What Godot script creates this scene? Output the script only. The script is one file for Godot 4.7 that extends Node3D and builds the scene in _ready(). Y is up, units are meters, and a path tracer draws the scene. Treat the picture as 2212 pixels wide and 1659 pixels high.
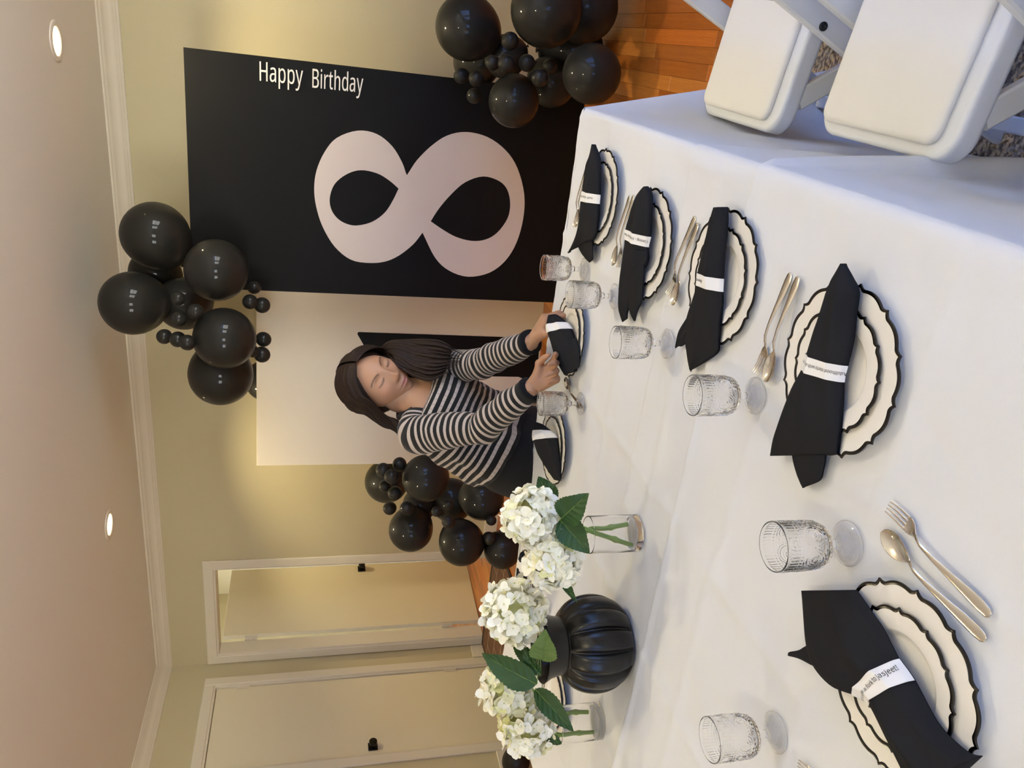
extends Node3D
# A table laid for an eighteenth birthday; the photograph was taken with the camera turned on its side.

var used := {}
var mats := {}
var rng := RandomNumberGenerator.new()
const TOP := 0.726

# ---------------------------------------------------------------- mesh builder
class MB:
	var v := PackedVector3Array()
	var uv := PackedVector2Array()
	var col := PackedColorArray()
	var t := PackedInt32Array()
	func grid(nu: int, nv: int, f: Callable, su := 1.0, sv := 1.0) -> void:
		var b := v.size()
		for j in nv + 1:
			for i in nu + 1:
				v.append(f.call(float(i) / nu, float(j) / nv))
				uv.append(Vector2(su * i / nu, sv * j / nv))
		for j in nv:
			for i in nu:
				var a := b + j * (nu + 1) + i
				t.append_array(PackedInt32Array([a, a + 1, a + nu + 2, a, a + nu + 2, a + nu + 1]))
	func tri(a: Vector3, b: Vector3, c: Vector3) -> void:
		var n := v.size()
		for p: Vector3 in [a, b, c]:
			v.append(p)
			uv.append(Vector2(p.x, p.z))
		t.append_array(PackedInt32Array([n, n + 1, n + 2]))
	func quad(a: Vector3, b: Vector3, c: Vector3, d: Vector3) -> void:
		tri(a, b, c)
		tri(a, c, d)
	func box(lo: Vector3, hi: Vector3, ch := 0.0) -> void:
		var c := (lo + hi) * 0.5
		var h := (hi - lo) * 0.5
		var k: float = min(ch, min(h.x, min(h.y, h.z)) * 0.9)
		for ax in 3:
			for s: float in [-1.0, 1.0]:
				var n := Vector3.ZERO
				n[ax] = s
				var u := Vector3.ZERO
				u[(ax + 1) % 3] = s * (h[(ax + 1) % 3] - k)
				var w := Vector3.ZERO
				w[(ax + 2) % 3] = h[(ax + 2) % 3] - k
				var o := c + n * h[ax]
				quad(o - u - w, o + u - w, o + u + w, o - u + w)
		if k <= 0.0:
			return
		for ax in 3:   # chamfers along axis ax
			var a1 := (ax + 1) % 3
			var a2 := (ax + 2) % 3
			for s1: float in [-1.0, 1.0]:
				for s2: float in [-1.0, 1.0]:
					var p := Vector3.ZERO
					p[a1] = s1 * h[a1]
					p[a2] = s2 * (h[a2] - k)
					var q := Vector3.ZERO
					q[a1] = s1 * (h[a1] - k)
					q[a2] = s2 * h[a2]
					var e := Vector3.ZERO
					e[ax] = h[ax] - k
					if s1 * s2 > 0:
						quad(c + p - e, c + q - e, c + q + e, c + p + e)
					else:
						quad(c + q - e, c + p - e, c + p + e, c + q + e)
		for sx: float in [-1.0, 1.0]:
			for sy: float in [-1.0, 1.0]:
				for sz: float in [-1.0, 1.0]:
					var px := c + Vector3(sx * h.x, sy * (h.y - k), sz * (h.z - k))
					var py := c + Vector3(sx * (h.x - k), sy * h.y, sz * (h.z - k))
					var pz := c + Vector3(sx * (h.x - k), sy * (h.y - k), sz * h.z)
					if sx * sy * sz > 0:
						tri(px, py, pz)
					else:
						tri(px, pz, py)
	func lathe(prof: Array, segs: int, disp = null, xf := Transform3D.IDENTITY) -> void:
		var n := prof.size() - 1
		grid(segs, n, func(a: float, w: float) -> Vector3:
			var k := int(round(w * n))
			var p: Vector2 = prof[k]
			var r := p.x
			if disp != null:
				r += disp.call(a * TAU, p.x, p.y, k)
			return xf * Vector3(r * cos(a * TAU), p.y, -r * sin(a * TAU)))
	# a bent tube: pts, radii as Vector2 (across side, across up)
	func tube(pts: Array, rad: Array, segs := 8, up := Vector3.UP, caps := true, usc := 1.0) -> void:
		var n := pts.size()
		var b := v.size()
		var dist := 0.0
		var side := Vector3.ZERO
		for j in n:
			var d: Vector3 = (pts[min(j + 1, n - 1)] - pts[max(j - 1, 0)]).normalized()
			var s: Vector3 = d.cross(up) if j == 0 else side - d * side.dot(d)
			if s.length() < 1e-4:
				s = d.cross(Vector3.RIGHT)
			if s.length() < 1e-4:
				s = d.cross(Vector3.BACK)
			side = s.normalized()
			var w := side.cross(d).normalized()
			if j > 0:
				dist += (pts[j] - pts[j - 1]).length()
			var r: Vector2 = rad[j] if rad[j] is Vector2 else Vector2(rad[j], rad[j])
			for i in segs + 1:
				var a := TAU * i / segs
				v.append(pts[j] + side * (cos(a) * r.x) + w * (sin(a) * r.y))
				uv.append(Vector2(usc * i / segs, dist))
		for j in n - 1:
			for i in segs:
				var a := b + j * (segs + 1) + i
				t.append_array(PackedInt32Array([a, a + segs + 2, a + 1, a, a + segs + 1, a + segs + 2]))
		if caps:
			for e in 2:
				var k := v.size()
				v.append(pts[0] if e == 0 else pts[n - 1])
				uv.append(Vector2.ZERO)
				var o := b if e == 0 else b + (n - 1) * (segs + 1)
				for i in segs:
					t.append_array(PackedInt32Array([k, o + i, o + i + 1] if e == 0 else [k, o + i + 1, o + i]))
	func prism(poly: PackedVector2Array, lo: float, hi: float, xf := Transform3D.IDENTITY) -> void:
		# poly in the xy plane, thick from z = lo to z = hi
		var ix := Geometry2D.triangulate_polygon(poly)
		for k in range(0, ix.size(), 3):
			var a := poly[ix[k]]
			var b := poly[ix[k + 1]]
			var c := poly[ix[k + 2]]
			if (b - a).cross(c - a) < 0:
				var s := b
				b = c
				c = s
			tri(xf * Vector3(a.x, a.y, hi), xf * Vector3(b.x, b.y, hi), xf * Vector3(c.x, c.y, hi))
			tri(xf * Vector3(a.x, a.y, lo), xf * Vector3(c.x, c.y, lo), xf * Vector3(b.x, b.y, lo))
		var ccw := not Geometry2D.is_polygon_clockwise(poly)
		var n := poly.size()
		for k in n:
			var a := poly[k]
			var b := poly[(k + 1) % n]
			# Geometry2D counts y downwards: its «clockwise» is anticlockwise here
			if ccw:
				var s := a
				a = b
				b = s
			quad(xf * Vector3(a.x, a.y, lo), xf * Vector3(b.x, b.y, lo), xf * Vector3(b.x, b.y, hi), xf * Vector3(a.x, a.y, hi))
	func join(o: MB, xf := Transform3D.IDENTITY) -> void:
		var b := v.size()
		for p in o.v:
			v.append(xf * p)
		uv.append_array(o.uv)
		for k in o.t:
			t.append(k + b)
	func mesh(smooth := true) -> ArrayMesh:
		var n := v.size()
		var nor := PackedVector3Array()
		nor.resize(n)
		var ids := PackedInt32Array()
		ids.resize(n)
		if smooth:
			var seen := {}
			for i in n:
				var key := Vector3i((v[i] * 20000.0).round())
				if not seen.has(key):
					seen[key] = i
				ids[i] = seen[key]
		else:
			for i in n:
				ids[i] = i
		var out := PackedInt32Array()
		out.resize(t.size())
		for k in range(0, t.size(), 3):
			var a := t[k]
			var b := t[k + 1]
			var c := t[k + 2]
			var f := (v[b] - v[a]).cross(v[c] - v[a])
			if smooth:
				nor[ids[a]] += f
				nor[ids[b]] += f
				nor[ids[c]] += f
			else:
				nor[a] += f
				nor[b] += f
				nor[c] += f
			out[k] = a
			out[k + 1] = c
			out[k + 2] = b
		for i in n:
			if ids[i] == i:
				nor[i] = nor[i].normalized() if nor[i].length_squared() > 0 else Vector3.UP
		for i in n:
			nor[i] = nor[ids[i]]
		var arr := []
		arr.resize(Mesh.ARRAY_MAX)
		arr[Mesh.ARRAY_VERTEX] = v
		arr[Mesh.ARRAY_NORMAL] = nor
		arr[Mesh.ARRAY_TEX_UV] = uv
		if col.size() == n:
			arr[Mesh.ARRAY_COLOR] = col
		arr[Mesh.ARRAY_INDEX] = out
		var m := ArrayMesh.new()
		m.add_surface_from_arrays(Mesh.PRIMITIVE_TRIANGLES, arr)
		return m

# ---------------------------------------------------------------- naming and tagging
func numbered(parent: Node, called: String) -> String:
	var key := str(parent.get_instance_id()) + called
	var n: int = used.get(key, 0)
	used[key] = n + 1
	return called if n == 0 else "%s_%03d" % [called, n]

func tag(o: Node, label: String, category: String, group := "") -> void:
	o.set_meta("label", label)
	o.set_meta("category", category)
	if group != "":
		o.set_meta("group", group)

func thing(called: String, label: String, category: String, at := Vector3.ZERO, turn := 0.0, group := "") -> Node3D:
	var o := Node3D.new()
	o.name = numbered(self, called)
	add_child(o, true)
	o.position = at
	o.rotation.y = turn
	tag(o, label, category, group)
	return o

func part(parent: Node, called: String, mesh: Mesh, m: Material, at := Vector3.ZERO, turn := 0.0) -> MeshInstance3D:
	var o := MeshInstance3D.new()
	o.name = numbered(parent, called)
	o.mesh = mesh
	o.material_override = m
	o.position = at
	o.rotation.y = turn
	parent.add_child(o, true)
	return o

func struct(called: String, mesh: Mesh, m: Material, label: String, category: String) -> MeshInstance3D:
	var o := part(self, called, mesh, m)
	tag(o, label, category)
	o.set_meta("kind", "structure")
	return o

func copy_of(src: Node3D, called: String, label: String, at: Vector3, turn := 0.0) -> Node3D:
	var o: Node3D = src.duplicate()
	o.name = numbered(self, called)
	add_child(o, true)
	o.position = at
	o.rotation = Vector3(0, turn, 0)
	o.set_meta("label", label)
	return o

func mat(called: String, c: Color, rough := 0.6, metal := 0.0) -> StandardMaterial3D:
	if mats.has(called):
		return mats[called]
	var m := StandardMaterial3D.new()
	m.resource_name = called
	m.albedo_color = c
	m.roughness = rough
	m.metallic = metal
	mats[called] = m
	return m

func noise_tex(freq: float, seed_: int, size := 256, bump := 0.0, ramp: Array = [], sx := 1) -> ImageTexture:
	var nz := FastNoiseLite.new()
	nz.seed = seed_
	nz.frequency = freq
	nz.fractal_octaves = 4
	var im := nz.get_seamless_image(size, size)
	im.convert(Image.FORMAT_RGB8)
	if ramp.size() == 2:
		var a: Color = ramp[0]
		var b: Color = ramp[1]
		for y in size:
			for x in size:
				im.set_pixel(x, y, a.lerp(b, im.get_pixel(x, y).r))
	if sx > 1:
		im.resize(size, size / sx)
	if bump > 0.0:
		im.bump_map_to_normal_map(bump)
	return ImageTexture.create_from_image(im)

func boxm(lo: Vector3, hi: Vector3, ch := 0.0) -> ArrayMesh:
	var b := MB.new()
	b.box(lo, hi, ch)
	return b.mesh(false)

func spline(p: Array, n: int) -> Array:
	# Catmull-Rom through the points of p (Vector3 or Vector2 or float)
	var out := []
	var m := p.size() - 1
	for k in n + 1:
		var x := float(k) / n * m
		var i: int = min(int(x), m - 1)
		var f := x - i
		var a = p[max(i - 1, 0)]
		var b = p[i]
		var c = p[i + 1]
		var d = p[min(i + 2, m)]
		out.append(b + (c - a) * (0.5 * f) + (a * 2.0 - b * 5.0 + c * 4.0 - d) * (0.5 * f * f) + (b * 3.0 - a - c * 3.0 + d) * (0.5 * f * f * f))
	return out

func closed_spline(p: Array, per: int) -> PackedVector2Array:
	var out := PackedVector2Array()
	var n := p.size()
	for i in n:
		for k in per:
			out.append((p[i] as Vector2).cubic_interpolate(p[(i + 1) % n], p[(i + n - 1) % n], p[(i + 2) % n], float(k) / per))
	return out

# text bent over a surface: f(x, y, z) gives the point for x from 0 to 1 along the line, y from 0 (baseline) to 1 (capital height)
func text_mesh(words: String, f: Callable, depth := 0.0, step := 1.0) -> ArrayMesh:
	var font := SystemFont.new()
	font.font_names = PackedStringArray(["Droid Sans"])
	var made := []
	for w: String in ["H", words]:
		var tm := TextMesh.new()
		tm.font = font
		tm.text = w
		tm.font_size = 48
		tm.pixel_size = 0.01
		tm.depth = depth
		tm.curve_step = step
		made.append(tm.get_mesh_arrays())
	var lo := Vector3(1e9, 1e9, 1e9)
	var hi := -lo
	for p: Vector3 in made[0][Mesh.ARRAY_VERTEX]:
		lo.y = minf(lo.y, p.y)
		hi.y = maxf(hi.y, p.y)
	for p: Vector3 in made[1][Mesh.ARRAY_VERTEX]:
		lo.x = minf(lo.x, p.x)
		hi.x = maxf(hi.x, p.x)
	var b := MB.new()
	for p: Vector3 in made[1][Mesh.ARRAY_VERTEX]:
		b.v.append(f.call((p.x - lo.x) / (hi.x - lo.x), (p.y - lo.y) / (hi.y - lo.y), p.z))
		b.uv.append(Vector2.ZERO)
	var ix: PackedInt32Array = made[1][Mesh.ARRAY_INDEX]
	for k in range(0, ix.size(), 3):
		b.t.append_array(PackedInt32Array([ix[k], ix[k + 2], ix[k + 1]]))
	return b.mesh(false)

# ---------------------------------------------------------------- everything starts here
func _ready() -> void:
	rng.seed = 18
	make_camera_and_light()
	make_room()
	make_doors()
	make_windows()
	make_floor()
	make_boards()
	make_balloons()
	make_tables()
	make_chairs()
	make_settings()
	make_flowers()
	make_person()

func make_camera_and_light() -> void:
	var cam := Camera3D.new()
	cam.name = "camera"
	var r := Vector3(0.90839, 0.01247, -0.41793)
	var d := Vector3(0.11586, -0.96792, 0.22294)
	var f := Vector3(-0.40175, -0.25094, -0.8807)
	cam.transform = Transform3D(Basis(d, r, -f).orthonormalized(), Vector3(0, 1.366, 0))
	cam.fov = rad_to_deg(2.0 * atan(829.5 / 1661.0))
	cam.near = 0.05
	cam.far = 60.0
	add_child(cam)
	var env := Environment.new()
	env.tonemap_mode = Environment.TONE_MAPPER_LINEAR
	env.tonemap_exposure = 1.1
	env.background_mode = Environment.BG_SKY
	var sky := Sky.new()
	var sm := ProceduralSkyMaterial.new()
	sm.sky_top_color = Color(0.34, 0.55, 0.93)
	sm.sky_horizon_color = Color(0.55, 0.73, 0.98)
	sm.ground_bottom_color = Color(0.50, 0.50, 0.49)
	sm.ground_horizon_color = Color(0.60, 0.61, 0.60)
	sm.sky_energy_multiplier = 2.3
	sm.ground_energy_multiplier = 6.5
	sky.sky_material = sm
	env.sky = sky
	env.sdfgi_enabled = true
	env.ssao_enabled = true
	env.ssil_enabled = true
	var we := WorldEnvironment.new()
	we.name = "world_environment"
	we.environment = env
	add_child(we)

const WARM := Color(1.0, 0.926, 0.73)

func ceiling_lamp(x: float, z: float, label: String, dim := 1.0) -> void:
	var o := thing("recessed_light", label, "ceiling light", Vector3(x, 2.44, z), 0.0, "recessed lights in the ceiling")
	var ring := MB.new()
	ring.lathe([Vector2(0.058, 0.0), Vector2(0.058, -0.003), Vector2(0.062, -0.007), Vector2(0.078, -0.006), Vector2(0.084, -0.002), Vector2(0.084, 0.0)], 40)
	part(o, "trim_ring", ring.mesh(), mat("lamp_trim", Color(0.9, 0.88, 0.84), 0.5))
	var disc := MB.new()
	disc.lathe([Vector2(0.0, -0.0035), Vector2(0.04, -0.0035), Vector2(0.0585, -0.0025)], 40)
	var gm := mat("lamp_glow", Color(1, 1, 1), 0.6)
	gm.emission_enabled = true
	gm.emission = Color(1.0, 0.86, 0.62)
	gm.emission_energy_multiplier = 9.0
	part(o, "diffuser", disc.mesh(), gm)
	var l := SpotLight3D.new()
	l.name = "lamp_light"
	l.light_size = 0.055
	l.spot_angle = 62.0
	l.spot_angle_attenuation = 0.5
	l.spot_range = 9.0
	l.spot_attenuation = 2.0
	l.light_color = WARM
	l.light_energy = LAMP * dim
	l.shadow_enabled = true
	l.position = Vector3(0, -0.012, 0)
	l.rotation.x = -PI / 2
	o.add_child(l)

const LAMP := 1.85

func make_room() -> void:
	var paint := mat("wall_paint", Color(0.775, 0.735, 0.595), 0.75)
	paint.normal_enabled = true
	paint.normal_texture = noise_tex(0.05, 3, 256, 3.0)
	paint.normal_scale = 0.12
	paint.uv1_triplanar = true
	paint.uv1_world_triplanar = true
	paint.uv1_scale = Vector3(6, 6, 6)
	var ceil_paint := mat("ceiling_paint", Color(0.92, 0.91, 0.88), 0.8)
	ceil_paint.normal_enabled = true
	ceil_paint.normal_texture = paint.normal_texture
	ceil_paint.normal_scale = 0.1
	ceil_paint.uv1_triplanar = true
	ceil_paint.uv1_world_triplanar = true
	ceil_paint.uv1_scale = Vector3(5, 5, 5)
	var white := mat("trim_paint", Color(0.87, 0.84, 0.76), 0.45)
	const BX := -4.49
	const BZ := -4.71
	const RX := 1.95
	const FZ := 2.6
	# back wall with the doorway cut out
	var b := MB.new()
	b.box(Vector3(BX - 0.12, 0, BZ - 0.12), Vector3(-4.41, 2.44, BZ))
	b.box(Vector3(-4.41, 2.03, BZ - 0.12), Vector3(-3.61, 2.44, BZ))
	b.box(Vector3(-3.61, 0, BZ - 0.12), Vector3(RX + 0.12, 2.44, BZ))
	struct("wall_back", b.mesh(false), paint, "beige back wall with an open doorway behind the balloons", "wall")
	b = MB.new()
	b.box(Vector3(BX - 0.12, 0, -3.74), Vector3(BX, 2.44, FZ))
	b.box(Vector3(BX - 0.12, 2.03, -4.48), Vector3(BX, 2.44, -3.74))
	b.box(Vector3(BX - 0.12, 0, BZ), Vector3(BX, 2.44, -4.48))
	b.box(Vector3(BX - 0.12, 0, -4.48), Vector3(BX - 0.06, 2.03, -3.74))
	struct("wall_left", b.mesh(false), paint, "beige left wall holding the closed white door", "wall")
	# right wall with two openings for the windows
	b = MB.new()
	b.box(Vector3(RX, 0, BZ), Vector3(RX + 0.12, 0.75, FZ))
	b.box(Vector3(RX, 2.15, BZ), Vector3(RX + 0.12, 2.44, FZ))
	b.box(Vector3(RX, 0.75, BZ), Vector3(RX + 0.12, 2.15, -2.6))
	b.box(Vector3(RX, 0.75, -1.4), Vector3(RX + 0.12, 2.15, -1.0))
	b.box(Vector3(RX, 0.75, 0.2), Vector3(RX + 0.12, 2.15, FZ))
	struct("wall_right", b.mesh(false), paint, "beige right wall with the two windows", "wall")
	b = MB.new()
	b.box(Vector3(BX - 0.12, 0, FZ), Vector3(RX + 0.12, 0.75, FZ + 0.12))
	b.box(Vector3(BX - 0.12, 2.15, FZ), Vector3(RX + 0.12, 2.44, FZ + 0.12))
	b.box(Vector3(BX - 0.12, 0.75, FZ), Vector3(-2.7, 2.15, FZ + 0.12))
	b.box(Vector3(-1.5, 0.75, FZ), Vector3(-0.2, 2.15, FZ + 0.12))
	b.box(Vector3(1.0, 0.75, FZ), Vector3(RX + 0.12, 2.15, FZ + 0.12))
	struct("wall_rear", b.mesh(false), paint, "beige wall behind the camera", "wall")
	struct("ceiling", boxm(Vector3(BX - 0.12, 2.44, BZ - 0.12), Vector3(RX + 0.12, 2.56, FZ + 0.12)), ceil_paint, "pale plain ceiling with recessed lights", "ceiling")
	# crown moulding: one profile swept along each wall
	var prof := [Vector2(0.0, -0.093), Vector2(0.010, -0.093), Vector2(0.012, -0.082), Vector2(0.020, -0.078), Vector2(0.022, -0.070), Vector2(0.030, -0.066), Vector2(0.036, -0.048), Vector2(0.050, -0.030), Vector2(0.066, -0.022), Vector2(0.070, -0.012), Vector2(0.080, -0.010), Vector2(0.082, 0.0)]
	var n := prof.size() - 1
	var sweep := func(a: Vector3, c: Vector3, out: Vector3, ca: Vector3, cc: Vector3) -> ArrayMesh:
		var m := MB.new()
		m.grid(1, n, func(s: float, w: float) -> Vector3:
			var p: Vector2 = prof[int(round(w * n))]
			var e: Vector3 = (a + ca * p.x) if s < 0.5 else (c + cc * p.x)
			return e + out * p.x + Vector3(0, 2.44 + p.y, 0))
		return m.mesh()
	struct("trim_1", sweep.call(Vector3(BX, 0, BZ), Vector3(RX, 0, BZ), Vector3(0, 0, 1), Vector3(1, 0, 0), Vector3(-1, 0, 0)), white, "white crown moulding along the back wall", "moulding")
	struct("trim_2", sweep.call(Vector3(BX, 0, FZ), Vector3(BX, 0, BZ), Vector3(1, 0, 0), Vector3(0, 0, -1), Vector3(0, 0, 1)), white, "white crown moulding along the left wall above the closed door", "moulding")
	struct("trim_3", sweep.call(Vector3(RX, 0, BZ), Vector3(RX, 0, FZ), Vector3(-1, 0, 0), Vector3(0, 0, 1), Vector3(0, 0, -1)), white, "white crown moulding along the window wall", "moulding")
	# baseboards
	var bb := func(lo: Vector3, hi: Vector3) -> ArrayMesh:
		var m := MB.new()
		m.box(lo, hi, 0.004)
		return m.mesh(false)
	struct("baseboard_back", bb.call(Vector3(-3.53, 0, BZ), Vector3(RX, 0.10, BZ + 0.014)), white, "white baseboard along the back wall", "baseboard")
	struct("baseboard_left", bb.call(Vector3(BX, 0, -3.67), Vector3(BX + 0.014, 0.10, FZ)), white, "white baseboard left of the closed door", "baseboard")
	struct("baseboard_corner", bb.call(Vector3(BX, 0, BZ + 0.02), Vector3(BX + 0.014, 0.10, -4.56)), white, "short white baseboard in the corner between the two doors", "baseboard")
	struct("baseboard_right", bb.call(Vector3(RX - 0.014, 0, BZ), Vector3(RX, 0.10, FZ)), white, "white baseboard under the windows", "baseboard")
	# the hall seen through the open door
	b = MB.new()
	b.box(Vector3(-5.3, 0, -6.62), Vector3(-2.5, 2.44, -6.5))
	b.box(Vector3(-5.42, 0, -6.62), Vector3(-5.3, 2.44, BZ - 0.12))
	b.box(Vector3(-2.62, 0, -6.5), Vector3(-2.5, 2.44, BZ - 0.12))
	struct("wall_hall", b.mesh(false), paint, "beige hall walls beyond the open door", "wall")
	struct("ceiling_hall", boxm(Vector3(-5.42, 2.44, -6.62), Vector3(-2.5, 2.56, BZ - 0.12)), ceil_paint, "plain ceiling of the hall beyond the open door", "ceiling")
	ceiling_lamp(-0.213, -3.915, "glowing recessed ceiling light above the right end of the black board")
	ceiling_lamp(-2.654, -3.89, "glowing recessed ceiling light nearest the corner with the two doors", 1.15)
	ceiling_lamp(-0.213, -1.75, "recessed ceiling light out of the picture above the table's right side", 0.48)
	ceiling_lamp(-2.654, -1.75, "recessed ceiling light out of the picture, left of the table's left end", 1.0)
	ceiling_lamp(-0.213, 0.4, "recessed ceiling light out of the picture, just behind the camera", 0.45)
	ceiling_lamp(-2.654, 0.4, "recessed ceiling light out of the picture, behind the camera on the doors' side", 1.1)
	ceiling_lamp(-3.2, -5.6, "recessed ceiling light in the hall behind the open door")

func casing(o: Node3D, w: float, h: float, m: Material) -> void:
	# a flat casing with a stepped inner bead; the opening is w wide and h high, in the plane z = 0, left end at x = 0
	var b := MB.new()
	b.box(Vector3(-0.07, 0, 0), Vector3(0, h + 0.07, 0.018), 0.004)
	part(o, "door_casing", b.mesh(false), m)
	b = MB.new()
	b.box(Vector3(w, 0, 0), Vector3(w + 0.07, h + 0.07, 0.018), 0.004)
	part(o, "door_casing", b.mesh(false), m)
	b = MB.new()
	b.box(Vector3(0, h, 0), Vector3(w, h + 0.07, 0.018), 0.004)
	part(o, "door_casing", b.mesh(false), m)
	b = MB.new()
	b.box(Vector3(-0.006, 0, -0.12), Vector3(0.014, h, 0.006), 0.002)
	b.box(Vector3(w - 0.014, 0, -0.12), Vector3(w + 0.006, h, 0.006), 0.002)
	b.box(Vector3(0.014, h - 0.014, -0.12), Vector3(w - 0.014, h + 0.006, 0.006), 0.002)
	part(o, "door_jamb", b.mesh(false), m)

func knob(o: Node3D, at: Vector3, out: Vector3) -> void:
	var m := mat("black_hardware", Color(0.02, 0.02, 0.02), 0.35, 0.3)
	var b := MB.new()
	var up := Vector3.UP
	var s := up.cross(out)
	var xf := Transform3D(Basis(s, up, out), at)
	var r := MB.new()
	r.box(Vector3(-0.032, -0.032, 0), Vector3(0.032, 0.032, 0.008), 0.002)
	b.join(r, xf)
	part(o, "rosette", b.mesh(false), m)
	var k := MB.new()
	k.lathe([Vector2(0.0, 0.006), Vector2(0.014, 0.006), Vector2(0.012, 0.022), Vector2(0.024, 0.030), Vector2(0.027, 0.036), Vector2(0.027, 0.056), Vector2(0.024, 0.060), Vector2(0.0, 0.060)], 28, null, xf * Transform3D(Basis(Vector3.RIGHT, PI / 2), Vector3.ZERO))
	part(o, "knob", k.mesh(), m)

func hinge(o: Node, at: Vector3, m: Material) -> void:
	var b := MB.new()
	b.box(at + Vector3(-0.018, -0.045, -0.004), at + Vector3(0.018, 0.045, 0.005), 0.001)
	for k in 3:
		b.tube([at + Vector3(0, -0.045 + k * 0.031, 0.008), at + Vector3(0, -0.017 + k * 0.031, 0.008)], [0.006, 0.006], 8)
	part(o, "hinge", b.mesh(false), m)

func make_doors() -> void:
	var white := mat("door_paint", Color(0.89, 0.855, 0.74), 0.4)
	var trim: Material = mats["trim_paint"]
	# closed door in the left wall
	var o := thing("door_1", "closed plain white door with a black knob in the left wall", "door", Vector3(-4.49, 0, -3.74), PI / 2)
	o.set_meta("kind", "structure")
	casing(o, 0.74, 2.03, trim)
	part(o, "door_leaf", boxm(Vector3(0.018, 0.008, -0.048), Vector3(0.722, 2.012, -0.006), 0.003), white)
	knob(o, Vector3(0.082, 0.935, -0.006), Vector3(0, 0, 1))
	hinge(o, Vector3(0.724, 1.83, -0.004), trim)
	hinge(o, Vector3(0.724, 0.30, -0.004), trim)
	# open door in the back wall
	o = thing("door_2", "plain white door standing open into the hall, with a black knob", "door", Vector3(-4.41, 0, -4.71))
	o.set_meta("kind", "structure")
	casing(o, 0.80, 2.03, trim)
	var leaf := part(o, "door_leaf", boxm(Vector3(0.006, 0.008, -0.042), Vector3(0.716, 2.005, 0.0), 0.003), white, Vector3(0.05, 0, -0.135), deg_to_rad(84))
	var holder := Node3D.new()
	knob(leaf, Vector3(0.656, 0.935, 0.0), Vector3(0, 0, 1))
	holder.free()
	for y: float in [1.80, 0.28]:
		hinge(o, Vector3(0.03, y, -0.125), trim)
	part(o, "strike_plate", boxm(Vector3(0.784, 0.90, -0.06), Vector3(0.7875, 0.96, -0.03), 0.001), mat("brushed_steel", Color(0.75, 0.74, 0.72), 0.3, 0.9))

func make_windows() -> void:
	var trim: Material = mats["trim_paint"]
	var glass := mat("window_glass", Color(1, 1, 1, 0.06), 0.0)
	glass.transparency = BaseMaterial3D.TRANSPARENCY_ALPHA
	var k := 0
	for q: Array in [[Vector3(1.95, 0.75, -2.6), 0.0, "in the right wall, farther from the camera"], [Vector3(1.95, 0.75, -1.0), 0.0, "in the right wall, beside the camera"], [Vector3(-1.5, 0.75, 2.6), -PI / 2, "in the rear wall, on the doors' side"], [Vector3(1.0, 0.75, 2.6), -PI / 2, "in the rear wall, behind the camera"]]:
		k += 1
		var o := thing("window_%d" % k, "white framed sash window " + q[2], "window", q[0], q[1])
		o.set_meta("kind", "structure")
		var b := MB.new()
		b.box(Vector3(0.02, 0, 0), Vector3(0.10, 0.05, 1.2), 0.003)
		b.box(Vector3(0.02, 1.35, 0), Vector3(0.10, 1.4, 1.2), 0.003)
		b.box(Vector3(0.02, 0.05, 0), Vector3(0.10, 1.35, 0.05), 0.003)
		b.box(Vector3(0.02, 0.05, 1.15), Vector3(0.10, 1.35, 1.2), 0.003)
		b.box(Vector3(0.03, 0.68, 0.05), Vector3(0.09, 0.72, 1.15), 0.003)
		part(o, "window_frame", b.mesh(false), trim)
		part(o, "window_sill", boxm(Vector3(-0.04, -0.03, -0.06), Vector3(0.03, 0.0, 1.26), 0.004), trim)
		part(o, "pane", boxm(Vector3(0.058, 0.05, 0.05), Vector3(0.062, 0.68, 1.15)), glass)
		part(o, "pane", boxm(Vector3(0.058, 0.72, 0.05), Vector3(0.062, 1.35, 1.15)), glass)

func wood_tex(a: Color, b: Color, seed_: int) -> ImageTexture:
	var nz := FastNoiseLite.new()
	nz.seed = seed_
	nz.frequency = 0.02
	nz.fractal_octaves = 5
	nz.domain_warp_enabled = true
	nz.domain_warp_amplitude = 12.0
	var im := Image.create(256, 256, false, Image.FORMAT_RGB8)
	for y in 256:
		for x in 256:
			var g := nz.get_noise_2d(x * 2.6, y * 0.28) * 0.5 + 0.5
			var q := absf(fmod(g * 7.0, 1.0) - 0.5) * 2.0
			im.set_pixel(x, y, a.lerp(b, clampf(g * 0.55 + q * 0.45, 0, 1)))
	return ImageTexture.create_from_image(im)

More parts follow.
